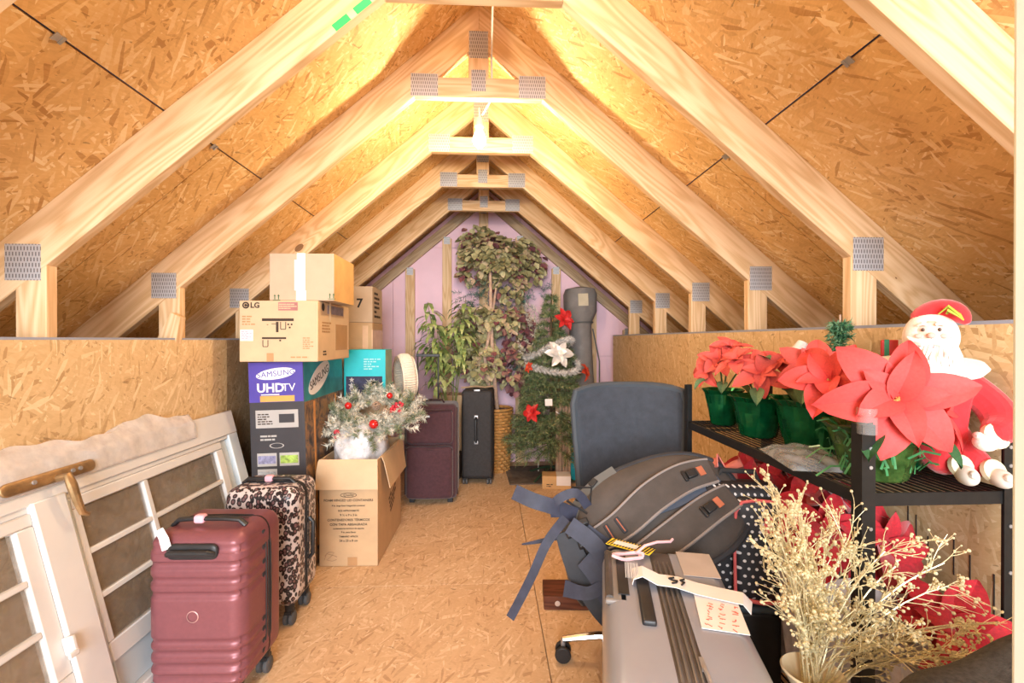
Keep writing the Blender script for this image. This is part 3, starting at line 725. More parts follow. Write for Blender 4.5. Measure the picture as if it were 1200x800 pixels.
# pleated shade on edge
CREAM = pm('cream pleated fabric', (.78, .70, .58), .7)
t = E('pleated_shade', 'round cream pleated lampshade standing on edge on the maroon suitcase', 'lampshade', (-.632, 3.52, .746))
m = MB(); m.lathe([(.155, -.05), (.17, -.03), (.173, 0), (.168, .03), (.15, .05)], 120, fn=lambda a, z, i: 1 + .018 * (1 if int(a / (2 * pi) * 120 + .5) % 2 else -1), cap=False)
O('pleats', m, CREAM, t, (0, 0, .178), (0, R(86), R(24)), smooth=False)
for z, r_ in ((-.05, .155), (.05, .15)):
    m = MB(); m.lathe([(r_ + .004, z - .004), (r_ + .004, z + .004), (r_ - .02, z + .004), (r_ - .02, z - .004), (r_ + .004, z - .004)], 40, cap=False)
    O('rim', m, pm('cream rim', (.80, .72, .60), .6), t, (0, 0, .178), (0, R(86), R(24)))
m = MB(); m.lathe([(.0, .045), (.135, .045), (.135, .047), (0, .047)], 40, cap=False); O('disc', m, CREAM, t, (0, 0, .178), (0, R(86), R(24)))
# ------------------------------------------------------------ open carton with bag and wreath
oc = E('open_carton', 'open brown carton with printed text and flaps folded down', 'box', (-.748, 2.50, 0), (0, 0, R(-1)))
W_, D_, H_ = .306, .58, .565
for nm, a in (('carton_side', (-W_ / 2, W_ / 2, 0, .004, 0, H_)), ('carton_side', (-W_ / 2, W_ / 2, D_ - .004, D_, 0, H_)),
              ('carton_side', (-W_ / 2, -W_ / 2 + .004, .004, D_ - .004, 0, H_)), ('carton_side', (W_ / 2 - .004, W_ / 2, .004, D_ - .004, 0, H_)), ('carton_bottom', (-W_ / 2, W_ / 2, 0, D_, 0, .004))):
    m = MB(); m.bb(*a); O(nm, m, CARD, oc, bev=.001, seg=1)
m = MB(); m.ribbon([(0, -.001, H_ + .001), (0, -.010, H_ - .01), (0, -.022, H_ - .05), (0, -.032, H_ - .148)], (0, -1, .1), [.305, .312, .318, .325], .004); O('flap', m, CARD2, oc)
m = MB(); m.ribbon([(.153, .04, H_), (.172, .30, H_ - .004), (.160, .57, H_ + .0)], (1, 0, 0), .01, .003)
m.ribbon([(.156, .31, H_ + .001), (.17, .31, H_ - .03), (.185, .31, H_ - .12), (.196, .31, H_ - .18)], (1, 0, 0), [.50, .50, .46, .44], .004); O('flap', m, CARD2, oc)
m = MB(); m.ribbon([(-.155, .3, H_), (-.19, .3, H_ + .012), (-.24, .3, H_ - .03)], (0, 0, 1), .5, .004); m.v = [(max(x, -.178), y, z) for x, y, z in m.v]; 
LN = [('FOAM HINGED LID CONTAINERS', .0165, .30), ('9 in. large foam hinged lid container', .0115, .272), ('SIZE APPROXIMATE', .012, .245), ('9 ½ x 9 x 3 in', .015, .222), ('CONTENEDORES TÉRMICOS', .0165, .196), ('CON TAPA ABISAGRADA', .0165, .172), ('contenedores térmicos de espuma', .011, .151), ('9 in. para llevar', .012, .131), ('TAMAÑO APROX', .012, .108), ('24 x 23 x 8 cm', .015, .086)]
for s, sz, z in LN:
    onfront('lettering', text(s, sz * 1.05, bold=.0002), INK, oc, .0, z + .05)
m = MB(); m.tube([(.042 * cos(2 * pi * i / 28), .0115 * sin(2 * pi * i / 28), .0008) for i in range(28)], .0012, 5, closed=True); onfront('logo_ring', m, INK, oc, 0, .378)
onfront('lettering', text('Quality', .019, shear=.2), INK, oc, 0, .378)
m = MB(); m.tube([(-.03, .0, 0), (-.01, .022, 0), (.02, .02, 0), (.005, .0, 0), (-.02, -.02, 0), (.01, -.026, 0), (.032, -.018, 0)], .0012, 5); m.tube([(-.032, -.02, 0), (-.02, .014, 0), (.015, .004, 0), (.035, -.004, 0)], .0012, 5)
onfront('outline_drawing', m, pm('faint ink', (.36, .22, .12), .8), oc, -.095, .055)
m = MB(); m.bb(-.025, .025, -.001, 0, 0, .045); O('packing_tape', m, TAPE, oc, (.02, 0, .003), smooth=False)
O('side_marks', dashes(4, .2, .12, 31, .3), INK, oc, (W_ / 2 + .001, .36, .27), (pi / 2, R(-25), pi / 2), smooth=False)
# bag
BAGM = film_mat('white translucent bag', (.82, .82, .86), .8, .28)
def bagfn(u, v):
    a = 2 * pi * u; r = .140 * (1 + .16 * sin(pi * v) * v - .30 * v ** 4) * (1 + .05 * sin(4 * a + 5 * v) + .035 * sin(9 * a - 4 * v))
    return (r * cos(a), .27 + 1.7 * r * sin(a), .40 + .28 * v + .02 * sin(3 * a + 5 * v))
m = MB(); m.grid(bagfn, 48, 12, True)
n0 = len(m.v); m.v.append((0, .26, .70)); m.f += [(i * 13 + 12, ((i + 1) % 48) * 13 + 12, n0) for i in range(48)]
tag(O('plastic_bag', m, BAGM, None, (-.748, 2.50, .03), sub=1), 'white plastic bag bulging out of the open carton under the wreath', 'plastic bag')
def sprig(m, p, d, L, n, nl, wd, rr, droop=0, spread=.9, t0=.0):
    p = Vector(p); d = Vector(d).normalized(); x, y, _ = basis(d)
    for i in range(n):
        t = t0 + (1 - t0) * (i + rr.random()) / n; q = p + d * L * t + Vector((0, 0, -droop * t * t))
        a = rr.uniform(0, 2 * pi); e = (x * cos(a) + y * sin(a)) * spread + d * rr.uniform(.35, .8); e = e.normalized() * nl * rr.uniform(.7, 1.15)
        s = e.cross(Vector((rr.uniform(-1, 1), rr.uniform(-1, 1), rr.uniform(-1, 1)))).normalized() * wd
        k = len(m.v); m.v += [tuple(q - s), tuple(q + s), tuple(q + e)]; m.f.append((k, k + 1, k + 2))
rr = random.Random(11)
wr_ = E('frosted_wreath', 'frosted pine wreath with red ornaments lying on the open carton', 'wreath', (-.695, 2.83, .738), (R(23), R(-5), R(5)))
nm_ = MB(); nf = MB(); st = MB()
st.tube([(.20 * cos(2 * pi * i / 30), .20 * sin(2 * pi * i / 30), 0) for i in range(30)], .012, 6, closed=True)
for i in range(230):
    a = rr.uniform(0, 2 * pi); b = rr.uniform(-.6, pi * .9); r0 = Vector((cos(a), sin(a), 0))
    dd = r0 * cos(b) + Vector((0, 0, 1)) * max(-.2, sin(b)) + Vector((-sin(a), cos(a), 0)) * rr.uniform(-.9, .9)
    if i % 5 == 0: dd = -r0 + Vector((0, 0, .5))
    sprig(nm_ if i % 4 == 0 else nf, r0 * .20, dd, rr.uniform(.09, .135), 95, .036, .0022, rr)
FROST = leafmat('frosted needles', [(0, (.38, .40, .32)), (.5, (.66, .62, .52)), (1, (.86, .80, .70))], .7, 60)
GREENN = leafmat('dull green needles', [(0, (.10, .14, .07)), (1, (.30, .33, .20))], .7, 60)
O('ring', st, GREENN, wr_); O('needles', nm_, GREENN, wr_, kind='stuff', smooth=False); O('frosted_needles', nf, FROST, wr_, kind='stuff', smooth=False, label='frosted white needles')
BAUB = pm('shiny red bauble', (.65, .02, .02), .14, .2, var=0, coat=.5); BERRY = pm('red berries', (.52, .03, .05), .35)
for x, y, z, r in ((.03, -.20, .075, .026), (-.13, -.02, .105, .021), (.10, .06, .10, .019)):
    m = MB(); m.ball((0, 0, 0), r, 20, 14); O('bauble', m, BAUB, wr_, (x, y, z), label='shiny red bauble')
for x, y, z in ((.14, -.06, .095), (.16, -.10, .08), (.17, -.05, .09), (-.18, -.16, .03), (-.17, -.20, .02), (-.14, -.21, .02), (.13, -.09, .09)):
    m = MB(); 
    for k in range(5): m.ball((rr.uniform(-.014, .014), rr.uniform(-.014, .014), rr.uniform(-.01, .01)), .010, 8, 6)
    O('berry_cluster', m, BERRY, wr_, (x, y, z))
for x, y, z in ((.09, -.11, .085), (.03, -.03, .09)):
    m = MB()
    for k in range(6):
        for j in range(9):
            a = 2 * pi * (j + .5 * (k % 2)) / 9; rr_ = .022 * sin(.5 + k * .42); m.ball((rr_ * cos(a), rr_ * sin(a), -.022 + k * .009), (.007, .007, .005), 6, 4)
    O('pine_cone', m, pm('frosted brown cone', (.30, .21, .15), .8, var=.4, vs=80), wr_, (x, y, z), (R(30), 0, 0))
# ------------------------------------------------------------ soft suitcases at the back
MAR = pm('maroon brown cloth', (.060, .020, .028), .8, var=.2, vs=50, bump=.3, bs=300, sheen=.3)
MAR2 = pm('dark maroon piping', (.035, .012, .017), .6)
t = E('soft_suitcase', 'tall maroon brown cloth suitcase with a pulled out trolley handle', 'suitcase', (-.432, 3.55, 0), (0, 0, R(-1)))
m = MB(); m.rbox((0, 0, 0), (.385, .25, .70), (.035, .05, .045), 4, (6, 4, 10), lambda o: (o[0], o[1] - (.012 * cos(o[0] * 7) * cos(o[2] * 3.6) if o[1] < 0 else 0), o[2])); O('body', m, MAR, t, (0, 0, .378))
m = MB(); m.rbox((0, 0, 0), (.335, .06, .25), (.03, .02, .03), 3, (6, 2, 6)); O('upper_pocket', m, MAR, t, (-.005, -.128, .565))
m = MB(); m.rbox((0, 0, 0), (.34, .07, .38), (.03, .025, .03), 3, (6, 2, 6), lambda o: (o[0], o[1] - (.012 * cos(o[0] * 8) if o[1] < 0 else 0), o[2])); O('lower_pocket', m, MAR, t, (-.005, -.128, .235))
for z, w in ((.69, .33), (.435, .34), (.405, .34)):
    m = MB(); m.tube([(-w / 2, -.155, 0), (0, -.172, 0), (w / 2, -.155, 0)], .005, 6); O('zip', m, MAR2, t, (-.005, 0, z))
for x in (-.19, .19):
    m = MB(); m.tube([(x, -.09, .06), (x, -.095, .36), (x, -.09, .70)], .006, 6); O('piping', m, MAR2, t)
m = MB(); m.rbox((0, 0, 0), (.042, .006, .016), .003, 2, (2, 1, 2)); O('name_plate', m, STEEL, t, (-.02, -.162, .645))
m = MB(); m.tube([(-.09, 0, 0), (-.075, 0, .022), (.075, 0, .022), (.09, 0, 0)], .010, 8, sq=.6); O('carry_handle', m, MAR2, t, (0, -.03, .728))
m = MB()
for x in (-.08, .08): m.cyl((x, 0, 0), (x, 0, .36), .0075, n=8)
m.box((0, 0, .365), (.18, .022, .022)); O('trolley_handle', m, BLACKP, t, (-.05, .09, .715), bev=.003)
m = MB(); m.box((0, 0, .0), (.20, .04, .012)); O('handle_base', m, BLACKP, t, (-.05, .09, .728), bev=.003)
for x in (-.14, .14):
    m = MB(); m.cyl((x - .015, 0, .026), (x + .015, 0, .026), .026, n=16); O('wheel', m, RUBBER, t, (0, .07, 0))
    m = MB(); m.box((x, -.08, .016), (.04, .03, .032)); O('foot', m, BLACKP, t, bev=.004)
t = E('grey_capped_pole', 'thin dark pole with a grey cap behind the maroon suitcase', 'pole', (-.655, 3.85, 0))
m = MB(); m.cyl((0, 0, 0), (0, 0, .98), .009, n=10); O('pole', m, BLACKP, t)
m = MB(); m.cyl((0, 0, .93), (0, 0, 1.01), .017, n=12); m.box((.025, 0, .985), (.05, .02, .03)); O('cap', m, pm('grey plastic', (.28, .28, .29), .4), t)
CHAR = pm('charcoal cloth', (.034, .032, .034), .75, var=.2, vs=60, bump=.25, bs=350)
t = E('soft_suitcase', 'charcoal suitcase with a side grip, standing in front of the leafy tree', 'suitcase', (-.108, 3.83, 0), (0, 0, R(-4)))
m = MB(); m.rbox((0, .16, 0), (.255, .30, .73), (.025, .035, .03), 4, (4, 4, 8)); O('body', m, CHAR, t, (0, 0, .42))
m = MB(); m.tube([(0, -.0, -.10), (0, -.03, -.085), (0, -.035, 0), (0, -.03, .085), (0, 0, .10)], .010, 10); O('side_grip', m, BLACKP, t, (-.005, 0, .46))
for z in (.355, .565):
    m = MB(); m.rbox((0, 0, 0), (.035, .012, .03), .005, 2, (2, 1, 2)); O('grip_mount', m, STEEL, t, (-.005, .004, z))
for y in (.06, .10, .22):
    n_ = 32; pts = []
    for i in range(n_):
        a = 2 * pi * i / n_; pts.append((.1285 * math.copysign(abs(cos(a)) ** .28, cos(a)), y, .42 + .366 * math.copysign(abs(sin(a)) ** .28, sin(a))))
    m = MB(); m.tube(pts, .0045, 6, closed=True); O('zip', m, BLACKP, t)
m = MB(); m.rbox((0, 0, 0), (.05, .004, .014), .002, 2, (2, 1, 2)); O('name_plate', m, STEEL, t, (0, .02, .782))
for x in (-.10, .10):
    for y in (.05, .27): caster_pair(t, x, y, .024, .07)
m = MB(); m.bb(-.13, .13, .05, .27, .04, .07); O('wheel_plate', m, BLACKP, t, bev=.01)
tag(carton('storage_carton', 'tan box low behind the maroon suitcase, against the gable', (-.36, 4.20, 0), .30, .25, .70, CARD2), None)
m = MB(); m.tube([(-.14, 0, .0), (-.02, .01, .012), (.06, -.01, .006), (.13, 0, .014)], .008, 6)
tag(O('twig', m, pm('bare twig bark', (.34, .23, .14), .8), None, (-.10, 3.92, .797)), 'bare twig lying on top of the charcoal suitcase', 'twig')
# ------------------------------------------------------------ leafy tree in a basket
WICK = pm('honey wicker', (.50, .25, .075), .6, var=.3, vs=40)
ft = E('leafy_artificial_tree', 'tall artificial tree with olive and maroon leaves in a wicker basket', 'artificial plant', (.055, 4.30, 0))
bsk = E('basket', None, None, (0, 0, 0)); bsk.parent = ft
NS = 30
for k in range(20):
    z = .012 + .0275 * k; m = MB()
    r0 = .115 + .03 * k / 20
    m.tube([((r0 + .007 * (1 if (i + k) % 2 else -1)) * cos(2 * pi * i / NS), (r0 + .007 * (1 if (i + k) % 2 else -1)) * sin(2 * pi * i / NS), z) for i in range(NS)], .0145, 6, closed=True)
    O('wicker_strand', m, WICK, bsk)
m = MB(); m.tube([(.15 * cos(2 * pi * i / 40), .15 * sin(2 * pi * i / 40), .565) for i in range(40)], .014, 8, closed=True); O('rim', m, WICK, bsk)
m = MB(); m.lathe([(.10, 0), (.11, .01), (.135, .55), (0, .55)], 24); O('liner', m, pm('dark moss', (.06, .05, .03), .9), bsk)
BARK = pm('grey brown bark', (.52, .36, .27), .8, var=.3, vs=30, bump=.4, bs=60)
m = MB()
m.tube([(.02, 0, .5), (-.01, -.14, .8), (-.03, -.20, 1.05), (-.045, -.21, 1.4), (-.05, -.19, 1.75), (-.06, -.1, 2.0)], [.018, .018, .017, .016, .013, .005], 8)
m.tube([(-.02, -.02, .5), (-.07, -.17, .85), (-.10, -.21, 1.05), (-.04, -.22, 1.35), (-.0, -.19, 1.66)], [.013, .016, .015, .013, .008], 8)
m.tube([(-.03, 0, 1.55), (.03, -.04, 1.75), (.09, -.03, 1.95)], [.012, .009, .004], 6); m.tube([(.01, .0, .9), (-.12, -.06, 1.15), (-.16, -.08, 1.3)], [.011, .009, .004], 6)
m.tube([(-.03, 0, 1.2), (.10, -.06, 1.4), (.16, -.08, 1.5)], [.010, .008, .004], 6)
O('trunk', m, BARK, ft)
def leafq(m, p, d, up, L, W):
    p = Vector(p); d = Vector(d).normalized(); s = d.cross(Vector(up)); s = s.normalized() if s.length > 1e-3 else basis(d)[0]; u = s.cross(d)
    k = len(m.v)
    m.v += [tuple(q) for q in (p, p + d * L * .35 + s * W * .5 + u * L * .05, p + d * L * .7 + s * W * .38, p + d * L - u * L * .12, p + d * L * .7 - s * W * .38, p + d * L * .35 - s * W * .5 + u * L * .05, p + d * L * .5 - u * L * .04)]
    m.f += [(k, k + 1, k + 6), (k + 1, k + 2, k + 6), (k + 2, k + 3, k + 6), (k + 3, k + 4, k + 6), (k + 4, k + 5, k + 6), (k + 5, k, k + 6)]
rr = random.Random(3)
OLIVE = leafmat('dusty olive leaves', [(0, (.13, .13, .055)), (.4, (.34, .31, .15)), (.75, (.50, .46, .25)), (1, (.52, .36, .25))], .55, 13)
MARL = leafmat('dull maroon leaves', [(0, (.10, .035, .05)), (.6, (.28, .10, .11)), (1, (.40, .20, .15))], .55, 13)
lo, lm = MB(), MB()
def blob(c, r, n, pm_, dens=1.0):
    for i in range(n):
        a = rr.uniform(0, 2 * pi); ph = math.acos(rr.uniform(-1, 1)); q = rr.uniform(.62, 1.0) 
        o = Vector((r[0] * sin(ph) * cos(a), r[1] * sin(ph) * sin(a), r[2] * cos(ph))) * q
        p = Vector(c) + o
        d = Vector((o.x * 1.2 / r[0], o.y * 1.2 / r[1] - .25, -.75 + .35 * o.z / r[2])) + Vector((rr.uniform(-.5, .5), rr.uniform(-.5, .5), rr.uniform(-.4, .4)))
        mm = lm if rr.random() < pm_ else lo
        L = rr.uniform(.055, .085); leafq(mm, p, d, (rr.uniform(-.4, .4), -.6, .8), L, L * rr.uniform(.72, .95))
blob((-.13, -.03, 2.06), (.20, .16, .20), 230, .14); blob((.10, -.03, 2.00), (.26, .17, .17), 260, .06); blob((.27, -.02, 1.90), (.17, .14, .20), 170, .25)
blob((-.22, -.02, 1.88), (.12, .13, .17), 100, .35); blob((.12, -.06, 1.72), (.15, .10, .18), 110, .08)
blob((-.18, -.05, 1.36), (.19, .15, .16), 200, .12); blob((.05, -.05, 1.40), (.20, .14, .13), 180, .15); blob((-.18, -.06, 1.08), (.18, .15, .20), 220, .1)
blob((.22, -.02, 1.28), (.16, .14, .20), 150, .75); blob((-.12, -.06, .92), (.16, .14, .13), 120, .15); blob((.18, -.03, .95), (.15, .14, .24), 150, .6)
blob((-.10, -.22, 1.42), (.13, .05, .10), 70, .12); blob((.08, -.22, 1.38), (.13, .05, .10), 60, .15); blob((-.12, -.22, 1.02), (.14, .05, .16), 80, .12); blob((.05, -.2, 1.92), (.22, .06, .12), 90, .06); blob((-.16, -.2, 2.02), (.15, .06, .14), 70, .15)
O('leaves', lo, OLIVE, ft, kind='stuff', smooth=False); O('maroon_leaves', lm, MARL, ft, kind='stuff', smooth=False, label='dull maroon leaves')
TEALN = leafmat('dark teal needles', [(0, (.03, .09, .075)), (1, (.11, .25, .19))], .6, 50)
m = MB()
for c, r, n in (((-.10, .06, 1.60), (.24, .08, .14), 70), ((.30, .08, 1.60), (.16, .08, .14), 40), ((.24, .06, 1.0), (.16, .08, .25), 50)):
    for i in range(n):
        p = Vector(c) + Vector((rr.uniform(-1, 1) * r[0], rr.uniform(-1, 1) * r[1], rr.uniform(-1, 1) * r[2]))
        sprig(m, p, (rr.uniform(-1, 1), -.4, rr.uniform(-.8, .6)), .12, 26, .035, .0022, rr)
O('filler_sprigs', m, TEALN, ft, kind='stuff', smooth=False, label='dark teal filler sprigs')
# bamboo style plant
bp = E('lance_leaf_plant', 'artificial plant with drooping bright green lance leaves left of the leafy tree', 'artificial plant', (-.33, 4.06, 0))
m = MB(); m.lathe([(.075, 0), (.08, .01), (.10, .2), (.105, .2), (.10, .22), (.085, .2), (0, .19)], 20); O('pot', m, pm('dark brown pot', (.05, .03, .02), .5), bp)
ms = MB(); ml = MB(); 
LANCE = leafmat('bright green lance leaves', [(0, (.15, .22, .06)), (.6, (.34, .42, .14)), (1, (.54, .56, .26))], .5, 10)
for i in range(7):
    a = rr.uniform(0, 2 * pi); hx = -.04 + .17 * rr.uniform(-1, 1); hy = .08 * rr.uniform(-1, .6); zt = rr.uniform(1.05, 1.58)
    pts = [(0.02 * cos(a), .02 * sin(a), .19), (hx * .3, hy * .3, zt * .5), (hx * .8, hy * .8, zt * .85), (hx, hy, zt)]
    ms.tube(pts, [.005, .0045, .004, .002], 5)
    for k in range(38):
        t_ = rr.uniform(.5, 1.02); j = min(2, int(t_ * 3)); f = t_ * 3 - j; p = Vector(pts[j]).lerp(Vector(pts[j + 1]), f)
        b = rr.uniform(0, 2 * pi); d0 = Vector((cos(b), sin(b) * .8 - .2, rr.uniform(-.1, .35))).normalized(); L = rr.uniform(.12, .19); wd = .020
        s = d0.cross(Vector((0, 0, 1))).normalized() * wd; q = [p, p + d0 * L * .4 + Vector((0, 0, -.01)), p + d0 * L * .75 + Vector((0, 0, -.05)), p + d0 * L * .9 + Vector((0, 0, -.10))]
        n0 = len(ml.v); ml.v += [tuple(x) for x in (q[0], q[1] - s, q[1] + s, q[2] - s * .8, q[2] + s * .8, q[3])]; ml.f += [(n0, n0 + 1, n0 + 2), (n0 + 1, n0 + 3, n0 + 4, n0 + 2), (n0 + 3, n0 + 5, n0 + 4)]
O('stem', ms, pm('green stem', (.15, .17, .05), .6), bp); O('leaves', ml, LANCE, bp, kind='stuff', smooth=False)
# ------------------------------------------------------------ christmas tree
xt = E('christmas_tree', 'green artificial christmas tree with silver garland', 'christmas tree', (.535, 4.04, 0))
m = MB(); m.cyl((0, 0, .02), (0, 0, 1.6), .016, .006); O('trunk', m, pm('brown wire trunk', (.10, .06, .03), .8), xt)
m = MB()
for k in range(4):
    a = pi / 4 + k * pi / 2; m.tube([(0, 0, .10), (.12 * cos(a), .12 * sin(a), .06), (.24 * cos(a), .24 * sin(a), .008)], .010, 6)
O('stand', m, pm('dark green stand', (.03, .06, .03), .6), xt)
TN = leafmat('tree needles', [(0, (.05, .10, .04)), (.55, (.15, .21, .085)), (1, (.36, .38, .20))], .6, 45)
m = MB(); bm_ = MB(); z = .30
while z < 1.60:
    f = (z - .30) / 1.32; rad = .37 * (1 - f) ** .85 + .03; n = max(4, int(15 * (1 - f) + 4))
    for i in range(n):
        a = 2 * pi * (i + rr.random()) / n; d = Vector((cos(a), sin(a), rr.uniform(-.25, .15)))
        L = rad * rr.uniform(.85, 1.1)
        bm_.tube([(0, 0, z), tuple(Vector((0, 0, z)) + d * L)], .003, 4)
        nn = int(44 + 90 * L / .4)
        sprig(m, (0, 0, z), d, L, nn, .055, .0024, rr, .03, 1.0, .25)
        for s in (-1, 1):
            e = (d + Vector((-sin(a), cos(a), 0)) * s * .7); sprig(m, Vector((0, 0, z)) + d * L * .55, e, L * .45, int(nn * .45), .05, .0024, rr, .02, 1.0)
    z += .075
O('branches', bm_, pm('wire branch', (.10, .07, .04), .8), xt, kind='stuff'); O('needles', m, TN, xt, kind='stuff', smooth=False)
GARL = leafmat('silver white garland', [(0, (.42, .40, .40)), (.5, (.70, .66, .62)), (1, (.92, .90, .88))], .35, 70)
m = MB()
def tp(a, z, g=1.02):
    f = (z - .30) / 1.32; r = (.37 * (1 - f) ** .85 + .03) * g; return Vector((r * cos(a), r * sin(a), z))
for i in range(260):
    t_ = i / 259; a = -pi * .95 + t_ * 2 * pi * 1.55; zz = .93 + .26 * t_ + .05 * sin(a * 1.5)
    p = tp(a, zz); sprig(m, p, tp(a + .1, zz) - p, .02, 16, .045, .0032, rr)
tag(O('tinsel_garland', m, GARL, None, (.535, 4.04, 0), smooth=False, kind=None), 'silvery white tinsel garland wound around the christmas tree', 'garland')
GOLDC = pm('gold centre', (.62, .44, .14), .4, .5)
def petal(L, W, name='petal', cup=.10, droop=.18, nu=8, nv=4, wave=.0):
    m = MB(); N_ = []
    def fn(u, v):
        x = L * u; w = W * (sin(pi * min(1, u * .93 + .035)) ** .75) * (1 - .25 * u) * (1.0 if u < .97 else .3); s = (v - .5) * 2
        return (x, w * .5 * s, L * cup * abs(s) * (1 - u * .5) * .9 + L * (.16 * sin(pi * u * .8) - droop * u * u) + wave * sin(u * 14) * s * L)
    m.grid(fn, nu, nv); return m.mesh(name)
PC = {}
def flower(par, c, n, R0, mat, no=6, ni=5, spin=0, sc=.68, meshes=None, centre=True, elev=8):
    z, = [Vector(n).normalized()]; x, y, _ = basis(z)
    for ring, (cnt, s, el) in enumerate(((no, 1.0, elev), (ni, sc, elev + 22))):
        for i in range(cnt):
            a = spin + 2 * pi * (i + .5 * ring + rnd.uniform(-.12, .12)) / cnt; e = R(el + rnd.uniform(-9, 9))
            d = (x * cos(a) + y * sin(a)) * cos(e) + z * sin(e); sd = (-x * sin(a) + y * cos(a)); sd = (sd + z * rnd.uniform(-.25, .25)).normalized(); up = d.cross(sd)
            ms_ = meshes[(i + ring) % len(meshes)]; key = (ms_.name, mat.name)
            if key not in PC: PC[key] = ms_.copy(); PC[key].materials.clear()
            o = O('petal', PC[key], mat, par, Vector(c) + z * .004 * ring, axes(d, sd, up))
            k = s * R0 * rnd.uniform(.9, 1.08); o.scale = (k, k * rnd.uniform(.9, 1.1), k)
    if centre:
        m = MB()
        for i in range(9):
            a = rnd.uniform(0, 6.3); q = R0 * .10 * rnd.random() ** .5; p = Vector(c) + (x * cos(a) + y * sin(a)) * q
            m.tube([p, p + z * R0 * .09 + x * rnd.uniform(-.01, .01) * R0 * 8], R0 * .012, 5); m.ball(p + z * R0 * .10, R0 * .028, 6, 5)
        O('stamens', m, GOLDC, par)
PET = [petal(1, .62), petal(1, .70, cup=.16, droop=.28), petal(1, .56, cup=.06, droop=.08), petal(1, .66, cup=.2, droop=.34)]
PETS = [petal(1, .6, nu=5, nv=2), petal(1, .7, cup=.15, droop=.25, nu=5, nv=2)]
REDF = pm('red cloth petals', (.58, .022, .022), .6, var=.15, vs=20)
ORF = pm('orange red petals', (.66, .07, .03), .6, var=.15)
SILV = pm('silver white petals', (.80, .77, .74), .3, .2, var=.1)
def treeflower(label, px, z, R0, mat, ang, out=1.05):
    p = tp(ang, z, out); t = E('artificial_poinsettia', label, 'ornament', (.535 + p.x, 4.04 + p.y, z))
    n = Vector((cos(ang), sin(ang) , .25)); flower(t, (0, 0, 0), n, R0, mat, 6, 4, rnd.random() * 6, meshes=PETS)
    m = MB(); m.tube([(0, 0, 0), tuple(-n.normalized() * .07)], .003, 5); O('stem', m, BARK, t)
treeflower('large red flower ornament near the top right of the christmas tree', 0, 1.37, .105, REDF, -1.05, 1.45)
treeflower('red flower ornament on the lower left of the christmas tree', 0, .60, .085, REDF, -2.2, .98)
treeflower('red flower ornament at the right end of the garland behind the office chair', 0, .93, .085, ORF, -.55, 1.25)
treeflower('small orange red flower ornament left of the garland', 0, .97, .055, ORF, -2.55, 1.05)
treeflower('silver white flower ornament on the front of the christmas tree', 0, 1.08, .13, SILV, -1.45, 1.1)
m = MB(); m.box((0, 0, 0), (.06, .002, .055)); m.tube([(0, 0, .026), (.0, .04, .05)], .001, 4); tag(O('paper_tag', m, PAPER, None, (.47, 3.70, .70), (R(-8), 0, R(6))), 'small white paper tag hanging on the christmas tree', 'tag')
# frosted sprays at the left of the tree
m = MB()
for i in range(26):
    p = Vector((.40 + rr.uniform(-.10, .08), 4.15 + rr.uniform(-.1, .1), rr.uniform(1.0, 1.5))); sprig(m, p, (rr.uniform(-.7, .2), -.5, rr.uniform(-.2, .9)), .14, 40, .035, .0018, rr)
m.tube([(.44, 4.2, 0), (.42, 4.2, .8), (.40, 4.17, 1.45)], .005, 5)
tag(O('frosted_spray', m, FROST, None, smooth=False), 'pale frosted twig spray between the two trees', 'artificial plant')
# ------------------------------------------------------------ grey bag, slats, small box, mat
GBAG = pm('grey nylon', (.20, .185, .18), .7, var=.15, vs=12, bump=.3, bs=30)
t = E('long_grey_bag', 'long grey nylon bag standing upright beside the christmas tree', 'bag', (.875, 4.28, 0), (0, R(-1.5), 0))
m = MB(); m.lathe([(.02, 0), (.10, .01), (.115, .05), (.112, .6), (.105, 1.1), (.10, 1.33), (.112, 1.38), (.150, 1.46), (.155, 1.62), (.135, 1.67), (.04, 1.69)], 28, fn=lambda a, z, i: 1 + .04 * sin(3 * a + z * 5) + .02 * sin(7 * a - 4 * z)); o = O('bag', m, GBAG, t); 
m = MB(); m.tube([(.112 * cos(2 * pi * i / 24), .112 * sin(2 * pi * i / 24), 1.36) for i in range(24)], .008, 6, closed=True); O('strap', m, pm('dark grey strap', (.10, .10, .10), .7), t)
m = MB(); m.bb(-.045, .045, -.002, .0, -.055, .055); O('label_patch', m, pm('beige label', (.52, .46, .34), .7), t, (.0, -.157, 1.56), (0, 0, 0), smooth=False)
m = MB(); m.tube([(.10, -.06, 1.3), (.15, -.08, 1.0), (.14, -.08, .6), (.10, -.06, .3)], .007, 6); O('carry_strap', m, pm('dark grey strap', (.10, .10, .10), .7), t)
SLAT = pm('weathered wood slats', (.46, .31, .22), .8, var=.25, vs=(9), bump=.2)
t = E('slat_bundle', 'upright bundle of pale wooden slats tied with white cord', 'slats', (.610, 3.90, 0), (0, 0, R(4)))
for i in range(5):
    m = MB(); m.bb(-.0115, .0115, -.02, .02, 0, .69 - .006 * (i % 3)); O('slat', m, SLAT, t, (-.045 + .0255 * i, .004 * (i % 2), 0), bev=.002, seg=1)
m = MB(); m.tube([(-.06, -.025, .60), (0, -.027, .56), (.065, -.026, .50), (.13, -.03, .44), (.15, -.01, .46)], .005, 6); O('cord', m, PAPER, t)
t = E('teal_folder', 'bright teal board standing between the slats and the office chair', 'board', (.725, 3.93, 0), (0, 0, R(-6)))
m = MB(); m.bb(-.05, .05, -.012, .012, 0, .56); m.bb(-.05, .05, -.012, .012, .58, .64); O('panel', m, pm('bright teal', (.0, .34, .46), .5, var=.1), t, bev=.003)
m = MB(); m.bb(-.05, .05, -.016, -.004, .60, .612); O('clip', m, BLACKP, t)
sb = E('small_carton', 'small flat carton on the floor in front of the christmas tree', 'box', (.535, 3.71, 0), (0, 0, R(-6)))
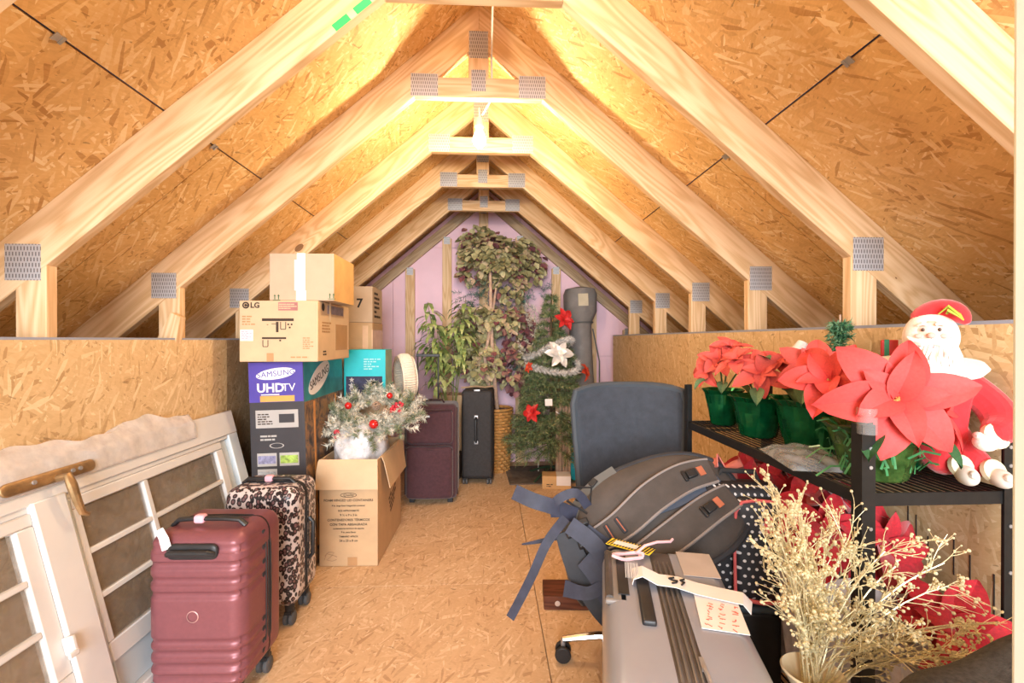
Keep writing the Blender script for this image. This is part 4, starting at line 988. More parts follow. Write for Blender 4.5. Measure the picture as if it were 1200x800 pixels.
m = MB(); m.bb(-.115, .115, 0, .14, 0, .105); O('carton', m, pm('orange cardboard', (.62, .38, .17), .8), sb, bev=.003)
m = MB(); m.bb(.0, .114, -.001, .141, .03, .1055); O('white_label', m, PAPER, sb, smooth=False); onfront('small_print', dashes(2, .06, .03, 6), INK, sb, -.05, .03)
m = MB(); m.rbox((0, 0, .004), (.62, .55, .008), .003, 2, (10, 10, 1)); 
tag(O('floor_mat', m, mottle('worn grey brown mat', [(.35, (.10, .075, .06)), (.6, (.20, .15, .12))], 8, .9), None, (.46, 4.12, .0005), (0, 0, R(3))), 'worn grey brown mat under the christmas tree', 'mat')
# ------------------------------------------------------------ office chair
MESHF = pm('dark blue grey mesh', (.050, .058, .075), .8, var=.15, vs=30, bump=.4, bs=500)
ch = E('office_chair', 'dark blue grey mesh office chair carrying the backpack', 'chair', (.56, 1.68, 0))
bk = MB()
def chb(u, v):
    x = (u - .5); z = v
    w = .42 + .06 * v; q = (2 * abs(x)); r_ = 1 - .06 * max(0, (v - .9) / .1) ** 2
    return (.028 + x * w * r_, .235 + .05 * (1 - 4 * x * x) - .01 + .03 * v, .50 + .505 * v - .022 * (2 * abs(x)) ** 3.5 * (v > .5))
bk.grid(chb, 18, 16); b_ = O('backrest', bk, MESHF, ch, solid=.028, bev=.008); 
m = MB(); fr = [chb(i / 12, 1) for i in range(13)]; ed = [chb(0, i / 10) for i in range(11)] + fr[1:] + [chb(1, 1 - i / 10) for i in range(1, 11)]
m.tube(ed, .016, 8); O('backrest_frame', m, pm('blue grey edge', (.055, .068, .085), .6), ch)
m = MB(); m.rbox((0, 0, 0), (.50, .46, .075), (.06, .06, .03), 4, (4, 4, 1)); O('seat', m, BLACKF, ch, (-.01, -.03, .43))
m = MB(); m.tube([(0, .22, .38), (0, .29, .42), (0, .305, .60)], .02, 8); O('back_bracket', m, BLACKP, ch)
m = MB(); m.cyl((0, 0, .12), (0, 0, .26), .028); m.cyl((0, 0, .26), (0, 0, .40), .018); m.cyl((0, 0, .06), (0, 0, .13), .045, .035, 18); O('gas_lift', m, BLACKP, ch)
m = MB(); m.box((0, 0, .385), (.22, .24, .035)); O('mechanism', m, BLACKP, ch, bev=.008)
m = MB(); m.tube([(-.12, -.17, .385), (-.17, -.21, .385), (-.235, -.235, .375), (-.27, -.245, .385), (-.285, -.25, .40)], [.006, .007, .012, .014, .009], 8); O('lever', m, BLACKP, ch)
m = MB(); m.tube([(-.10, -.10, .375), (-.22, -.16, .372), (-.275, -.15, .40), (-.288, -.09, .47), (-.285, -.03, .56)], [.018, .022, .026, .026, .02], 10); O('arm_bracket', m, pm('dark slate plastic', (.055, .06, .07), .45), ch)
for k in range(5):
    a = R(170 + 72 * k); m = MB(); ca, sa = cos(a), sin(a)
    m.tube([(.03 * ca, .03 * sa, .105), (.16 * ca, .16 * sa, .102), (.29 * ca, .29 * sa, .078)], [.022, .017, .013], 8, sq=.8)
    lg_ = O('leg', m, CHROME, ch)
    for s in (-1, 1):
        m = MB(); px_, py_ = .29 * ca, .29 * sa
        m.tube([(px_ - sa * s * .018 + sa * .008, py_ + ca * s * .018 - ca * .008, .03), (px_ - sa * s * .018 - sa * .008, py_ + ca * s * .018 + ca * .008, .03)], .03, n=18)
        O('caster', m, BLACKP, lg_, bev=.004)
    m = MB(); m.cyl((.29 * ca, .29 * sa, .03), (.29 * ca, .29 * sa, .08), .008); O('caster_stem', m, STEEL, lg_)
# brown wooden block on the floor
t = E('wooden_block', 'dark brown wooden block with a round knob lying beside the chair', 'wood block', (.375, 2.12, 0), (0, 0, R(-4)))
m = MB(); m.bb(-.13, .14, -.075, .075, 0, .06); O('block', m, lumber('mahogany', (.16, .055, .03), (.085, .028, .016)), t, bev=.003)
m = MB(); m.tube([(0, 0, 0), (0, -.006, 0), (0, -.007, 0)], [.009, .012, .006], 14); O('knob', m, pm('pale metal knob', (.6, .5, .45), .4, .3), t, (-.07, -.075, .032))
# ------------------------------------------------------------ backpack
BPK = pm('grey brown nylon', (.070, .060, .056), .75, var=.2, vs=14, bump=.25, bs=260)
BPD = pm('dark slate nylon', (.030, .032, .040), .7, var=.2, vs=20)
NAVY = pm('navy webbing', (.026, .028, .050), .6, var=.25, vs=30)
PIPE = pm('pale grey piping', (.25, .22, .215), .6)
ORST = pm('orange stitching', (.42, .13, .07), .6)
lx = Vector((.93, .06, .30)).normalized(); nz_ = Vector((-.16, -.74, .66)); nz_ = (nz_ - lx * nz_.dot(lx)).normalized(); ly = nz_.cross(lx)
bp_ = E('backpack', 'dark grey backpack with padded straps lying back on the office chair', 'backpack', (.528, 1.43, .655), axes(lx, ly, nz_).to_euler())
def ol(a, g=1.0):
    """outline of the pack: long axis x, wide round top, flatter bottom"""
    e = .82; x = .272 * math.copysign(abs(cos(a)) ** e, cos(a)); y = .178 * math.copysign(abs(sin(a)) ** .80, sin(a)) * (1 - .12 * (x < 0) * (x / .27) ** 2)
    return x * g, y * g
prof = [(0, -.145), (.55, -.14), (.80, -.12), (.93, -.08), (1.0, -.02), (.985, .006), (.93, .018), (.6, .028), (.3, .032), (0, .034)]
m = MB(); n_ = 48; vs = []
for g, z in prof: vs.append([(*ol(2 * pi * j / n_, g), z) for j in range(n_)])
m.v = [p for r_ in vs for p in r_]
for i in range(len(prof) - 1):
    for j in range(n_): m.f.append((i * n_ + j, i * n_ + (j + 1) % n_, (i + 1) * n_ + (j + 1) % n_, (i + 1) * n_ + j))
O('body', m, BPK, bp_, ang=60)
m = MB(); m.tube([(*ol(2 * pi * j / 60, .995), -.002) for j in range(60)], .0125, 8, closed=True); O('rim', m, BPD, bp_)
m = MB(); m.tube([(*ol(2 * pi * j / 60, .985), -.07) for j in range(60)], .007, 6, closed=True); O('zip', m, BPD, bp_)
def pz(x, y): 
    g = math.sqrt((x / .272) ** 2 + (y / .178) ** 2); return .034 - .016 * g * g
def strap(pts, w, name='shoulder_strap'):
    k = 26; P = []
    for i in range(k):
        t_ = i / (k - 1) * (len(pts) - 1); j = min(len(pts) - 2, int(t_)); f = t_ - j
        a0, a1, a2, a3 = pts[max(0, j - 1)], pts[j], pts[j + 1], pts[min(len(pts) - 1, j + 2)]
        q = [.5 * (2 * a1[c] + (a2[c] - a0[c]) * f + (2 * a0[c] - 5 * a1[c] + 4 * a2[c] - a3[c]) * f * f + (3 * a1[c] - a0[c] - 3 * a2[c] + a3[c]) * f ** 3) for c in (0, 1)]
        P.append(Vector((q[0], q[1], pz(*q) + .004)))
    ww = [w * (.75 + .25 * sin(pi * min(1, (i + 3) / k))) for i in range(k)]
    m = MB(); m.ribbon(P, (0, 0, 1), ww, .016); s = O(name, m, BPK, bp_, bev=.005)
    for sd in (-1, 1):
        m = MB(); e = []
        for i, p in enumerate(P):
            t_ = (P[min(i + 1, k - 1)] - P[max(i - 1, 0)]).normalized(); e.append(p + Vector((-t_.y, t_.x, 0)) * sd * ww[i] / 2 + Vector((0, 0, .013)))
        m.tube(e, .0048, 6); O('piping', m, PIPE, s)
    return s, P, ww
s1_, P1, w1 = strap([(.215, .055), (.12, .062), (.0, .04), (-.13, -.005), (-.235, -.022)], .092)
s2_, P2, w2 = strap([(.225, -.035), (.13, -.052), (.0, -.085), (-.12, -.110), (-.20, -.110)], .085)
def bar(s, P, i, w, mat, l=.006, th=.018):
    t_ = (P[i + 1] - P[i]).normalized(); m = MB(); m.box(P[i] + Vector((0, 0, .012)), (l, w, th), axes(t_, Vector((-t_.y, t_.x, 0)), (0, 0, 1))); O('stitched_bar', m, mat, s, bev=.001)
for i in (19, 21, 23): bar(s1_, P1, i, .05, BPD, .016); bar(s1_, P1, i, .045, ORST, .004, .0186)
for i in (20, 22): bar(s2_, P2, i, .045, ORST, .005)
for s, P, i in ((s1_, P1, 5), (s2_, P2, 6)):
    t_ = (P[i + 1] - P[i]).normalized(); A = axes(t_, Vector((-t_.y, t_.x, 0)), (0, 0, 1))
    m = MB(); m.box(P[i] + Vector((0, 0, .024)), (.034, .026, .014), A); m.box(P[i] + t_ * .024 + Vector((0, 0, .022)), (.012, .034, .010), A); O('buckle', m, BLACKP, s, bev=.003)
    m = MB(); m.box(P[i] + t_ * -.034 + Vector((0, 0, .019)), (.02, .03, .004), A); O('stitched_bar', m, ORST, s)
m = MB(); m.ribbon([Vector((x, .012 + .1 * x - .045 * (x - .05), pz(x, 0) + .002)) for x in (-.15, -.05, .05, .15, .22)], (0, 0, 1), [.02, .045, .06, .05, .02], .004); O('mesh_panel', m, pm('blue grey mesh panel', (.07, .085, .12), .8), bp_)
# compression strap at the top left edge with buckles
m = MB(); m.ribbon([ol(R(a), 1.02) + (.0,) for a in (100, 115, 130, 145, 160, 172)], (0, 0, 1), .028, .014); O('compression_strap', m, pm('grey olive webbing', (.12, .12, .115), .7), bp_)
for a in (118, 135, 152):
    x, y = ol(R(a), 1.03); m = MB(); m.box((x, y, .01), (.03, .02, .02), Matrix.Rotation(R(a + 90), 3, 'Z')); O('buckle', m, BLACKP, bp_, bev=.003)
# hip belt: navy pieces at the bottom end (world coordinates brought into the pack frame)
bpy.context.view_layer.update(); INV = bp_.matrix_world.inverted()
def wl_(p): return INV @ Vector(p)
UPB = INV.to_3x3() @ Vector((-.3, -1, .35))
def web(pts, w, th=.003, name='webbing_strap', mat=None):
    P = []; W = []; n = len(pts); k = 5 * (n - 1) + 1
    for i in range(k):
        t_ = i / (k - 1) * (n - 1); j = min(n - 2, int(t_)); f = t_ - j
        a0, a1, a2, a3 = pts[max(0, j - 1)], pts[j], pts[j + 1], pts[min(n - 1, j + 2)]
        P.append(wl_([.5 * (2 * a1[c] + (a2[c] - a0[c]) * f + (2 * a0[c] - 5 * a1[c] + 4 * a2[c] - a3[c]) * f * f + (3 * a1[c] - a0[c] - 3 * a2[c] + a3[c]) * f ** 3) for c in (0, 1, 2)]))
        W.append(w[j] + (w[j + 1] - w[j]) * f if isinstance(w, list) else w)
    m = MB(); m.ribbon(P, UPB, W, th); return O(name, m, mat or NAVY, bp_)
web([(.265, 1.42, .66), (.19, 1.40, .695), (.13, 1.40, .715), (.075, 1.42, .735)], .045)
web([(.23, 1.40, .66), (.17, 1.37, .60), (.13, 1.36, .52), (.095, 1.36, .45), (.06, 1.36, .385)], [.03, .028, .026, .026, .026])
web([(.25, 1.43, .60), (.17, 1.42, .585), (.10, 1.44, .565)], [.018, .014, .004])
web([(.27, 1.38, .64), (.33, 1.36, .60), (.385, 1.35, .575)], .045, .006)
web([(.235, 1.36, .655), (.30, 1.33, .61), (.345, 1.31, .545), (.36, 1.31, .50)], .05, .006)
web([(.20, 1.41, .66), (.20, 1.40, .71), (.26, 1.40, .735), (.30, 1.41, .69)], .028)
web([(.36, 1.34, .57), (.34, 1.31, .52), (.28, 1.30, .485), (.215, 1.33, .485)], [.03, .032, .034, .045], .004)
web([(.225, 1.40, .62), (.25, 1.38, .56), (.28, 1.36, .50), (.33, 1.33, .44), (.36, 1.33, .40)], [.05, .07, .08, .09, .08], .02, 'hip_pad', BPD)
web([(.28, 1.34, .57), (.32, 1.315, .53), (.35, 1.30, .47)], [.07, .08, .08], .008, 'hip_flap')
for p, s in (((.275, 1.37, .655), (.035, .02, .03)), ((.245, 1.36, .63), (.04, .02, .022)), ((.285, 1.36, .60), (.05, .02, .03))):
    m = MB(); m.box((0, 0, 0), s); O('buckle', m, BLACKP, bp_, wl_(p), bev=.004)
m = MB(); m.tube([wl_(p) for p in ((.30, 1.42, .665), (.24, 1.43, .70), (.26, 1.44, .74), (.32, 1.45, .735), (.31, 1.43, .69))], .004, 6); O('cord', m, BLACKP, bp_)
# ------------------------------------------------------------ dotted bag and what is under it
DOTS = dots_mat(); PINKP = pm('coral piping', (.72, .13, .13), .5)
t = E('plastic_bin', 'black plastic bin under the dotted bag, between suitcase and rack', 'bin', (.79, 1.42, 0), (0, 0, R(-8)))
m = MB(); m.prism([(-.07, -.07), (.09, -.07), (.09, .07), (-.07, .07)], 0, .385); O('body', m, BLACKP, t, bev=.012)
m = MB(); m.rbox((.01, 0, .395), (.175, .155, .02), .008, 2, (2, 2, 1)); O('lid', m, pm('blue grey plastic lid', (.06, .085, .11), .35), t)
dbg = E('dotted_bag', 'black bag with white dots and coral piping beside the backpack', 'bag', (.785, 1.425, .407), (R(-4), 0, R(-14)))
m = MB(); m.rbox((0, 0, 0), (.24, .11, .345), (.035, .035, .05), 4, (4, 2, 6), lambda o: (o[0] * (1 + .04 * sin(o[2] * 9)), o[1] + .01 * sin(o[0] * 14) * sin(o[2] * 9), o[2])); O('body', m, DOTS, dbg, (0, 0, .173))
m = MB(); m.rbox((0, 0, 0), (.155, .05, .30), (.03, .02, .04), 4, (4, 2, 6)); O('pocket', m, DOTS, dbg, (.045, -.062, .16))
pts = [(-.033, -.085, .02), (-.034, -.086, .22), (-.028, -.085, .27), (-.01, -.084, .298), (.03, -.083, .306), (.09, -.083, .304)]
m = MB(); m.tube(pts, .0048, 8); O('piping', m, PINKP, dbg); m = MB(); m.tube([(-.03, -.085, .018), (.04, -.092, .012), (.122, -.085, .022)], .006, 8); O('piping', m, PINKP, dbg)
m = MB(); m.box((.062, -.09, .235), (.026, .006, .055)); O('zip_pull', m, PINKP, dbg, bev=.003, label='coral zip pull')
m = MB(); m.tube([(-.06, 0, .345), (-.05, 0, .375), (.05, 0, .375), (.06, 0, .345)], .008, 8); O('handle', m, BLACKF, dbg)
q = random.Random(8)
m = MB(); m.grid(lambda u, v: ((u - .5) * .13 + .012 * sin(9 * v + 3 * u), .035 * abs(sin(7 * u)) + .02 * sin(11 * v + 2 * u), .12 * v * (.75 + .25 * sin(8 * u)) ), 22, 14)
tag(O('coral_cloth', m, pm('coral cloth', (.62, .19, .16), .8, var=.2), None, (.765, 1.50, .70), (R(8), R(10), R(15)), solid=.003), 'crumpled coral cloth poking up between backpack and dotted bag', 'cloth')
m = MB(); m.bb(-.05, .02, -.02, .02, -.32, 0)
# ------------------------------------------------------------ grey hard suitcase at the front
SILG = pm('silver grey polycarbonate', (.33, .355, .43), .28, .15, var=.04, vs=5, coat=.3); DBR = pm('dark grey trim', (.10, .088, .082), .35, .2, var=.15, vs=30)
ux = Vector((.973, -.232, 0)); uy = Vector((.232, .973, 0))
gsz = .64
gs = E('grey_suitcase', 'large silver grey hard suitcase with airline tags at the front', 'suitcase', tuple(Vector((.311, 1.275, 0)) + ux * .145 - uy * .30), (0, 0, math.atan2(-.232, .973)))
m = MB(); m.rbox((0, 0, 0), (.24, .60, gsz - .05), (.04, .05, .05), 5, (2, 8, 8)); m.f = [f for f in m.f if sum(m.v[i][0] for i in f) / len(f) < .001]; 
O('shell', m, SILG, gs, (-.025, 0, (gsz + .05) / 2))
m = MB(); m.rbox((0, 0, 0), (.24, .60, gsz - .05), (.04, .05, .05), 5, (2, 8, 8)); m.f = [f for f in m.f if sum(m.v[i][0] for i in f) / len(f) > -.001]; 
O('shell', m, SILG, gs, (.025, 0, (gsz + .05) / 2))
m = MB(); m.rbox((0, 0, 0), (.062, .596, gsz - .054), (.006, .046, .046), 3, (2, 8, 8)); O('zip_band', m, DBR, gs, (0, 0, (gsz + .05) / 2))
for x in (-.017, -.006, .006, .017):
    n_ = 40; pts = []
    for i in range(n_):
        a = 2 * pi * i / n_; pts.append((x, .299 * math.copysign(abs(cos(a)) ** .3, cos(a)), (gsz + .05) / 2 + .296 * math.copysign(abs(sin(a)) ** .3, sin(a))))
    m = MB(); m.tube(pts, .0032, 6, closed=True); O('zip', m, pm('grey zip', (.16, .145, .14), .4, .4), gs)
m = MB(); m.rbox((0, 0, 0), (.028, .20, .014), .005, 2, (2, 4, 1)); O('side_grip', m, BLACKP, gs, (-.055, .03, gsz + .004))
m = MB(); m.rbox((0, 0, 0), (.05, .24, .012), .005, 2, (2, 4, 1)); O('trolley_recess', m, pm('grey plastic recess', (.20, .18, .17), .4), gs, (-.115, .13, gsz - .006))
m = MB(); m.tube([(-.130, .02, gsz - .004), (-.130, .24, gsz - .004)], .010, 8); O('trolley_grip', m, DBR, gs)
m = MB(); m.bb(-.012, .012, -.095, .095, 0, .002); O('recess_slot', m, BLACKP, gs, (-.099, .13, gsz + .0005))
for x in (-.09, .09):
    for y in (-.24, .24): caster_pair(gs, x, y, .026, .075)
m = MB(); m.box((.022, -.17, gsz + .004), (.008, .03, .006)); m.tube([(.022, -.185, gsz + .006), (.024, -.20, gsz + .006), (.026, -.235, gsz + .003)], .004, 6); O('zip_pull', m, STEEL, gs)
# tags, laid on the top (suitcase frame: x across, y towards the back)
YEL = pm('yellow tag', (.80, .60, .03), .5)
t = E('hazard_tag', 'yellow tag with black slanted stripes on the grey suitcase', 'tag', tuple(Vector(gs.location) + ux * -.072 + uy * .262 + Vector((0, 0, gsz + .009))), (R(3), R(-2), R(-42)))
m = MB(); m.bb(-.062, .062, -.020, .020, 0, .002); O('card', m, YEL, t, bev=.001)
m = MB()
for i in range(14):
    x = -.058 + .0085 * i
    if True: m.prism([(x, -.019), (x + .0035, -.019), (x + .0095, .019), (x + .006, .019)], .0021, .0027)
O('stripes', m, INKB, t, smooth=False)
m = MB(); m.bb(-.044, .022, -.010, .010, .0028, .0034); O('white_field', m, PAPER, t, smooth=False)
t = E('pink_ribbon', 'coil of pink ribbon lying on the grey suitcase beside the yellow tag', 'ribbon', tuple(Vector(gs.location) + ux * -.078 + uy * .20 + Vector((0, 0, gsz + .012))))
m = MB(); m.tube([(.035 * cos(2 * pi * i / 18) * (1 + .2 * sin(i)), .017 * sin(2 * pi * i / 18), .002 * sin(i)) for i in range(40)], .0042, 6)
m.tube([(.02, .005, .005), (.05, .03, .012), (.09, .05, .012), (.13, .06, .008), (.14, .07, .01)], .0035, 6); O('ribbon', m, pm('pink ribbon', (.80, .50, .55), .6), t)
t = E('airline_tag', 'long white airline baggage tag looped round the grip of the grey suitcase', 'tag', tuple(Vector(gs.location) + uy * .09 + Vector((0, 0, gsz))), (0, 0, math.atan2(-.232, .973)))
m = MB(); m.ribbon([(-.078, .01, .004), (-.075, .01, .016), (-.055, .01, .024), (-.035, .008, .016), (-.02, .006, .010), (.02, -.002, .012), (.06, -.012, .007), (.10, -.022, .006), (.15, -.035, .006), (.165, -.04, -.01)], (0, 0, 1), .052, .0012); O('strip', m, PAPER, t)
m = MB(); m.bb(-.012, .012, -.006, -.003, 0, .0008); m.bb(-.012, -.008, -.006, .008, 0, .0008)
m = MB(); m.tube([(0, 0, 0), (.01, .004, 0), (.014, .012, 0), (.003, .014, 0), (-.004, .020, 0), (.008, .026, 0)], .0022, 5); m.tube([(.02, -.004, 0), (.028, .008, 0), (.020, .016, 0), (.03, .022, 0)], .0022, 5); O('printed_marks', m, INKB, t, (.008, -.012, .0145))
m = MB()
for i in range(9): m.bb(-.022, .022, i * .0034, i * .0034 + (.0012 if i % 2 else .002), 0, .0006)
O('bar_code', m, pm('grey print', (.45, .42, .40), .7), t, (-.064, .010, .0245), (0, R(-20), R(90)), smooth=False)
t = E('paper_note', 'white paper note with red marks taped on the grey suitcase', 'note', tuple(Vector(gs.location) + ux * .098 + uy * .015 + Vector((0, 0, gsz + .0015))), (0, 0, math.atan2(-.232, .973) + R(-4)))
m = MB(); m.bb(-.050, .036, -.08, .07, 0, .0012); O('paper', m, PAPER, t, smooth=False)
q = random.Random(17); m = MB()
for ln in range(3):
    x = -.05
    while x < .04:
        y0 = .022 - .024 * ln; k = q.randint(3, 4)
        m.tube([(x + q.uniform(0, .008), y0 + q.uniform(-.007, .007), 0) for _ in range(k)], .0011, 4); x += q.choice((.010, .010, .011, .018))
O('red_writing', m, pm('red ink', (.72, .12, .09), .6), t, (-.006, -.025, .0013), (0, 0, R(80)), smooth=False)
t = E('sticker_sheet', 'greyish clear sticker near the far end of the grey suitcase top', 'sticker', tuple(Vector(gs.location) + ux * .083 + uy * .205 + Vector((0, 0, gsz + .0015))), (0, 0, math.atan2(-.232, .973)))
m = MB(); m.bb(-.038, .045, -.06, .065, 0, .001); O('sheet', m, pm('greyish sticker', (.52, .47, .45), .3), t, smooth=False)
# ------------------------------------------------------------ wire rack
RKM = pm('black painted steel', (.020, .019, .019), .42, .3, var=.2, vs=40)
X0, X1, Y0, Y1, ZS = .79, 1.13, .95, 1.84, .87
rk = E('wire_rack', 'black steel wire rack shelf along the right wall', 'shelf', (.96, 1.395, 0))
def rl(x, y, z): return (x - .96, y - 1.395, z)
for x, sx in ((X0, 1), (X1, -1)):
    for y, sy in ((Y0, 1), (Y1, -1)):
        m = MB(); m.prism([(0, 0), (sx * .030, 0), (sx * .030, sy * .003), (sx * .003, sy * .003), (sx * .003, sy * .030), (0, sy * .030)][::sx * sy], 0, 1.02)
        po = O('post', m, RKM, rk, rl(x - sx * .004, y - sy * .004, 0), smooth=False)
        for z in (.2, .45, .7, .80, .93, .97):
            m = MB(); m.tube([(sx * .018, -.001 * sy, z), (sx * .018, -.003 * sy, z)], .004, n=8); O('rivet', m, STEEL, po)
m = MB(); m.tube([(.013, .012, 1.0), (.013, .012, 1.055)], .019, 14); O('post_cap', m, film_mat('clear plastic cap', (.55, .55, .56), .28, .1, .1), rk, rl(X0, Y0 - .008, 0), label='clear plastic cap')
for ZZ in (ZS, .10):
    sh = E('shelf', None, None, rl(.96, 1.395, ZZ)); sh.parent = rk
    for a in ((-.17, .17, -.445, -.441), (-.17, .17, .441, .445), (-.17, -.166, -.445, .445), (.166, .17, -.445, .445)):
        m = MB(); m.bb(a[0], a[1], a[2], a[3], -.024, .004); O('rim', m, RKM, sh, bev=.001, seg=1)
    for i in range(17):
        m = MB(); x = -.155 + .31 * i / 16; m.tube([(x, -.441, 0), (x, .441, 0)], .0028, 6); O('wire', m, RKM, sh)
    for y in (-.30, 0, .30):
        m = MB(); m.tube([(-.168, y, -.006), (.168, y, -.006)], .004, 6); O('cross_wire', m, RKM, sh)
# ------------------------------------------------------------ poinsettias on the rack
FOILG = pm('green foil', (.005, .13, .045), .16, .55, var=.35, vs=22, bump=.5, bs=40)
CORAL = pm('coral red cloth petals', (.72, .105, .090), .62, var=.12, vs=20, bump=.15, bs=120)
CORAL2 = pm('bright red cloth petals', (.70, .070, .066), .62, var=.12, vs=20, bump=.15, bs=120)
LEAFG = pm('grey green cloth leaves', (.105, .20, .105), .6, var=.3, vs=25)
LEAFD = pm('dark green leaves', (.03, .10, .035), .55, var=.3, vs=25)
def pot_plant(name, label, x, y, r, h, flowers, leaves, mat, lm_=None, group=None, seed=1, foil=None):
    t = E(name, label, 'potted flower', (x, y, ZS + .004), group=group); q = random.Random(seed)
    pr = [(r * .70, 0), (r * .74, .004), (r * .82, h * .3), (r * .9, h * .6), (r * 1.0, h * .88), (r * 1.18, h * 1.0), (r * 1.16, h * 1.005), (r * .92, h * .86), (0, h * .84)]
    ph = [q.uniform(0, 6) for _ in range(4)]
    m = MB(); m.lathe(pr, 40, fn=lambda a, z, i: 1 + (.06 + .08 * z / h) * (abs(sin(3.5 * a + ph[0] + 2 * z / h)) * .7 + .5 * abs(sin(6 * a + ph[1] - 3 * z / h)) - .5) * (z > .004)); O('foil_wrap', m, foil or FOILG, t, ang=8)
    m = MB(); m.lathe([(r * .9, h * .86), (0, h * .9)], 16, cap=False); O('soil', m, pm('dark moss', (.05, .045, .03), .9), t)
    for c, n, R0 in flowers:
        base = Vector((0, 0, h * .85)); m = MB(); m.tube([base, base.lerp(Vector(c), .6) + Vector((0, 0, .01)), Vector(c) - Vector(n).normalized() * .006], .003, 6); O('stem', m, LEAFD, t)
        flower(t, c, n, R0, mat, 6, 5, q.uniform(0, 6), meshes=PET)
    for c, d, L in leaves:
        d = Vector(d).normalized(); s = d.cross(Vector((0, 0, 1))).normalized(); u = s.cross(d)
        key = ('leafm', (lm_ or LEAFG).name)
        if key not in PC: PC[key] = PET[1].copy(); PC[key].materials.clear()
        o = O('leaf', PC[key], lm_ or LEAFG, t, c, axes(d, -s, u)); o.scale = (L, L * .8, L)
    return t
V = (-.58, -.72, .34)   # roughly towards the aisle
pot_plant('potted_poinsettia', 'coral poinsettia in green foil at the far end of the rack shelf', .905, 1.765, .062, .135,
          [((-.03, -.03, .245), (-.4, -.7, .6), .085), ((-.06, .0, .20), (-.95, -.4, .3), .075), ((.02, -.02, .29), (-.1, -.5, .9), .075), ((.05, -.05, .22), (.3, -.8, .4), .075)],
          [((-.03, -.06, .16), (-.5, -.8, -.25), .075), ((.02, -.07, .155), (.2, -.9, -.3), .07), ((-.07, -.02, .17), (-.9, -.3, -.3), .07)], CORAL, seed=2)
pot_plant('potted_poinsettia', 'coral poinsettia in crumpled green foil, second from the far end of the rack', .915, 1.545, .078, .135,
          [((-.02, -.05, .215), (-.4, -.8, .45), .095), ((.04, -.02, .24), (.1, -.5, .9), .085), ((-.06, .02, .25), (-.6, -.3, .8), .085)],
          [((.03, -.08, .165), (.15, -.85, -.5), .10), ((-.05, -.08, .16), (-.5, -.8, -.3), .085), ((.08, -.03, .18), (.7, -.6, -.1), .08), ((-.01, -.02, .25), (-.1, -.9, .3), .08)], CORAL, seed=3)
pot_plant('potted_poinsettia', 'coral poinsettia in shiny green foil beside the clear bag on the rack', .955, 1.345, .088, .15,
          [((-.02, -.05, .235), (-.35, -.8, .5), .11), ((.04, -.08, .175), (.25, -.9, .2), .095), ((.03, .0, .25), (.1, -.4, .9), .09)],
          [((-.06, -.06, .18), (-.6, -.75, -.2), .09), ((.06, -.07, .15), (.4, -.9, -.2), .08), ((.10, -.02, .17), (.9, -.4, -.1), .09)], CORAL, seed=4)
big = pot_plant('potted_poinsettia', 'largest bright red poinsettia in green foil behind the front post of the rack', .922, 1.075, .088, .125,
          [((-.04, -.10, .196), (-.42, -.84, .30), .150), ((-.105, -.0, .225), (-.62, -.45, .55), .115), ((.0, .0, .215), (.1, -.6, .8), .11), ((.075, -.07, .17), (.6, -.75, .2), .10)],
          [((-.07, -.08, .12), (-.7, -.7, -.35), .10), ((.03, -.09, .11), (.2, -.9, -.4), .09)], CORAL2, LEAFD, seed=5, foil=pm('olive green foil', (.06, .13, .03), .2, .4, var=.6, vs=25, bump=.5, bs=40))
q = random.Random(9); m = MB()
for i in range(70):
    a = q.uniform(0, 6.28); p = Vector((.085 * cos(a), .085 * sin(a), q.uniform(.02, .13))); p2 = p + Vector((cos(a) * .03 + q.uniform(-.03, .03), sin(a) * .03 + q.uniform(-.03, .03), q.uniform(-.03, .04))); m.ribbon([p, (p + p2) / 2 + Vector((0, 0, .012)), p2], (cos(a), sin(a), .3), .005, .0006)
O('shredded_grass', m, pm('green cellophane strands', (.06, .24, .09), .3), big, kind='stuff', label='shredded green strands')
# clear pouch on the shelf
CLEAR = film_mat('clear crinkled plastic', (.42, .46, .50), .5, .08, .12)
m = MB()
def pou(u, v):
    x, y = (u - .5) * .16, (v - .5) * .24; h = .034 * (max(0, 1 - (2 * u - 1) ** 2) ** .6) * (max(0, 1 - (2 * v - 1) ** 2) ** .6)
    return (x, y, h + .005 * sin(19 * u + 9 * v) * sin(13 * v) * (h > .001) + .003)
m.grid(pou, 26, 30); m.grid(lambda u, v: ((.5 - u) * .16, (v - .5) * .24, .0015), 2, 2)
tag(O('clear_pouch', m, CLEAR, None, (.852, 1.215, ZS + .004), (0, 0, R(-12))), 'crinkled clear plastic pouch lying on the rack shelf', 'pouch')
# small green tree, stocking
t = E('small_green_tree', 'small green tabletop tree standing on the rack against the wall', 'artificial plant', (1.095, 1.405, ZS + .004))
m = MB(); m.lathe([(.035, 0), (.045, .08), (0, .078)], 16); O('pot', m, LEAFD, t)
m = MB(); m.cyl((0, 0, .07), (0, 0, .405), .005, .003, 6); O('trunk', m, BARK, t)
m = MB(); q = random.Random(5)
for i in range(190):
    z = q.uniform(.10, .375); a = q.uniform(0, 6.28); sprig(m, (0, 0, z), (cos(a), sin(a), q.uniform(-.1, .5)), .062 * (1 - .55 * (z - .10) / .28), 16, .020, .0026, q)
O('needles', m, leafmat('bright green needles', [(0, (.03, .13, .06)), (.6, (.10, .28, .14)), (1, (.25, .42, .26))], .5, 60), t, kind='stuff', smooth=False)
t = E('christmas_stocking', 'red stocking with a white cuff standing at the back of the rack', 'stocking', (1.085, 1.53, ZS + .004), (0, R(0), 0))
m = MB(); m.tube([(.01, 0, 0), (.01, 0, .10), (.005, 0, .2), (0, 0, .27), (.0, -.01, .315)], [.05, .052, .05, .052, .03], 16, sq=.6); O('stocking', m, RED, t, sub=1)
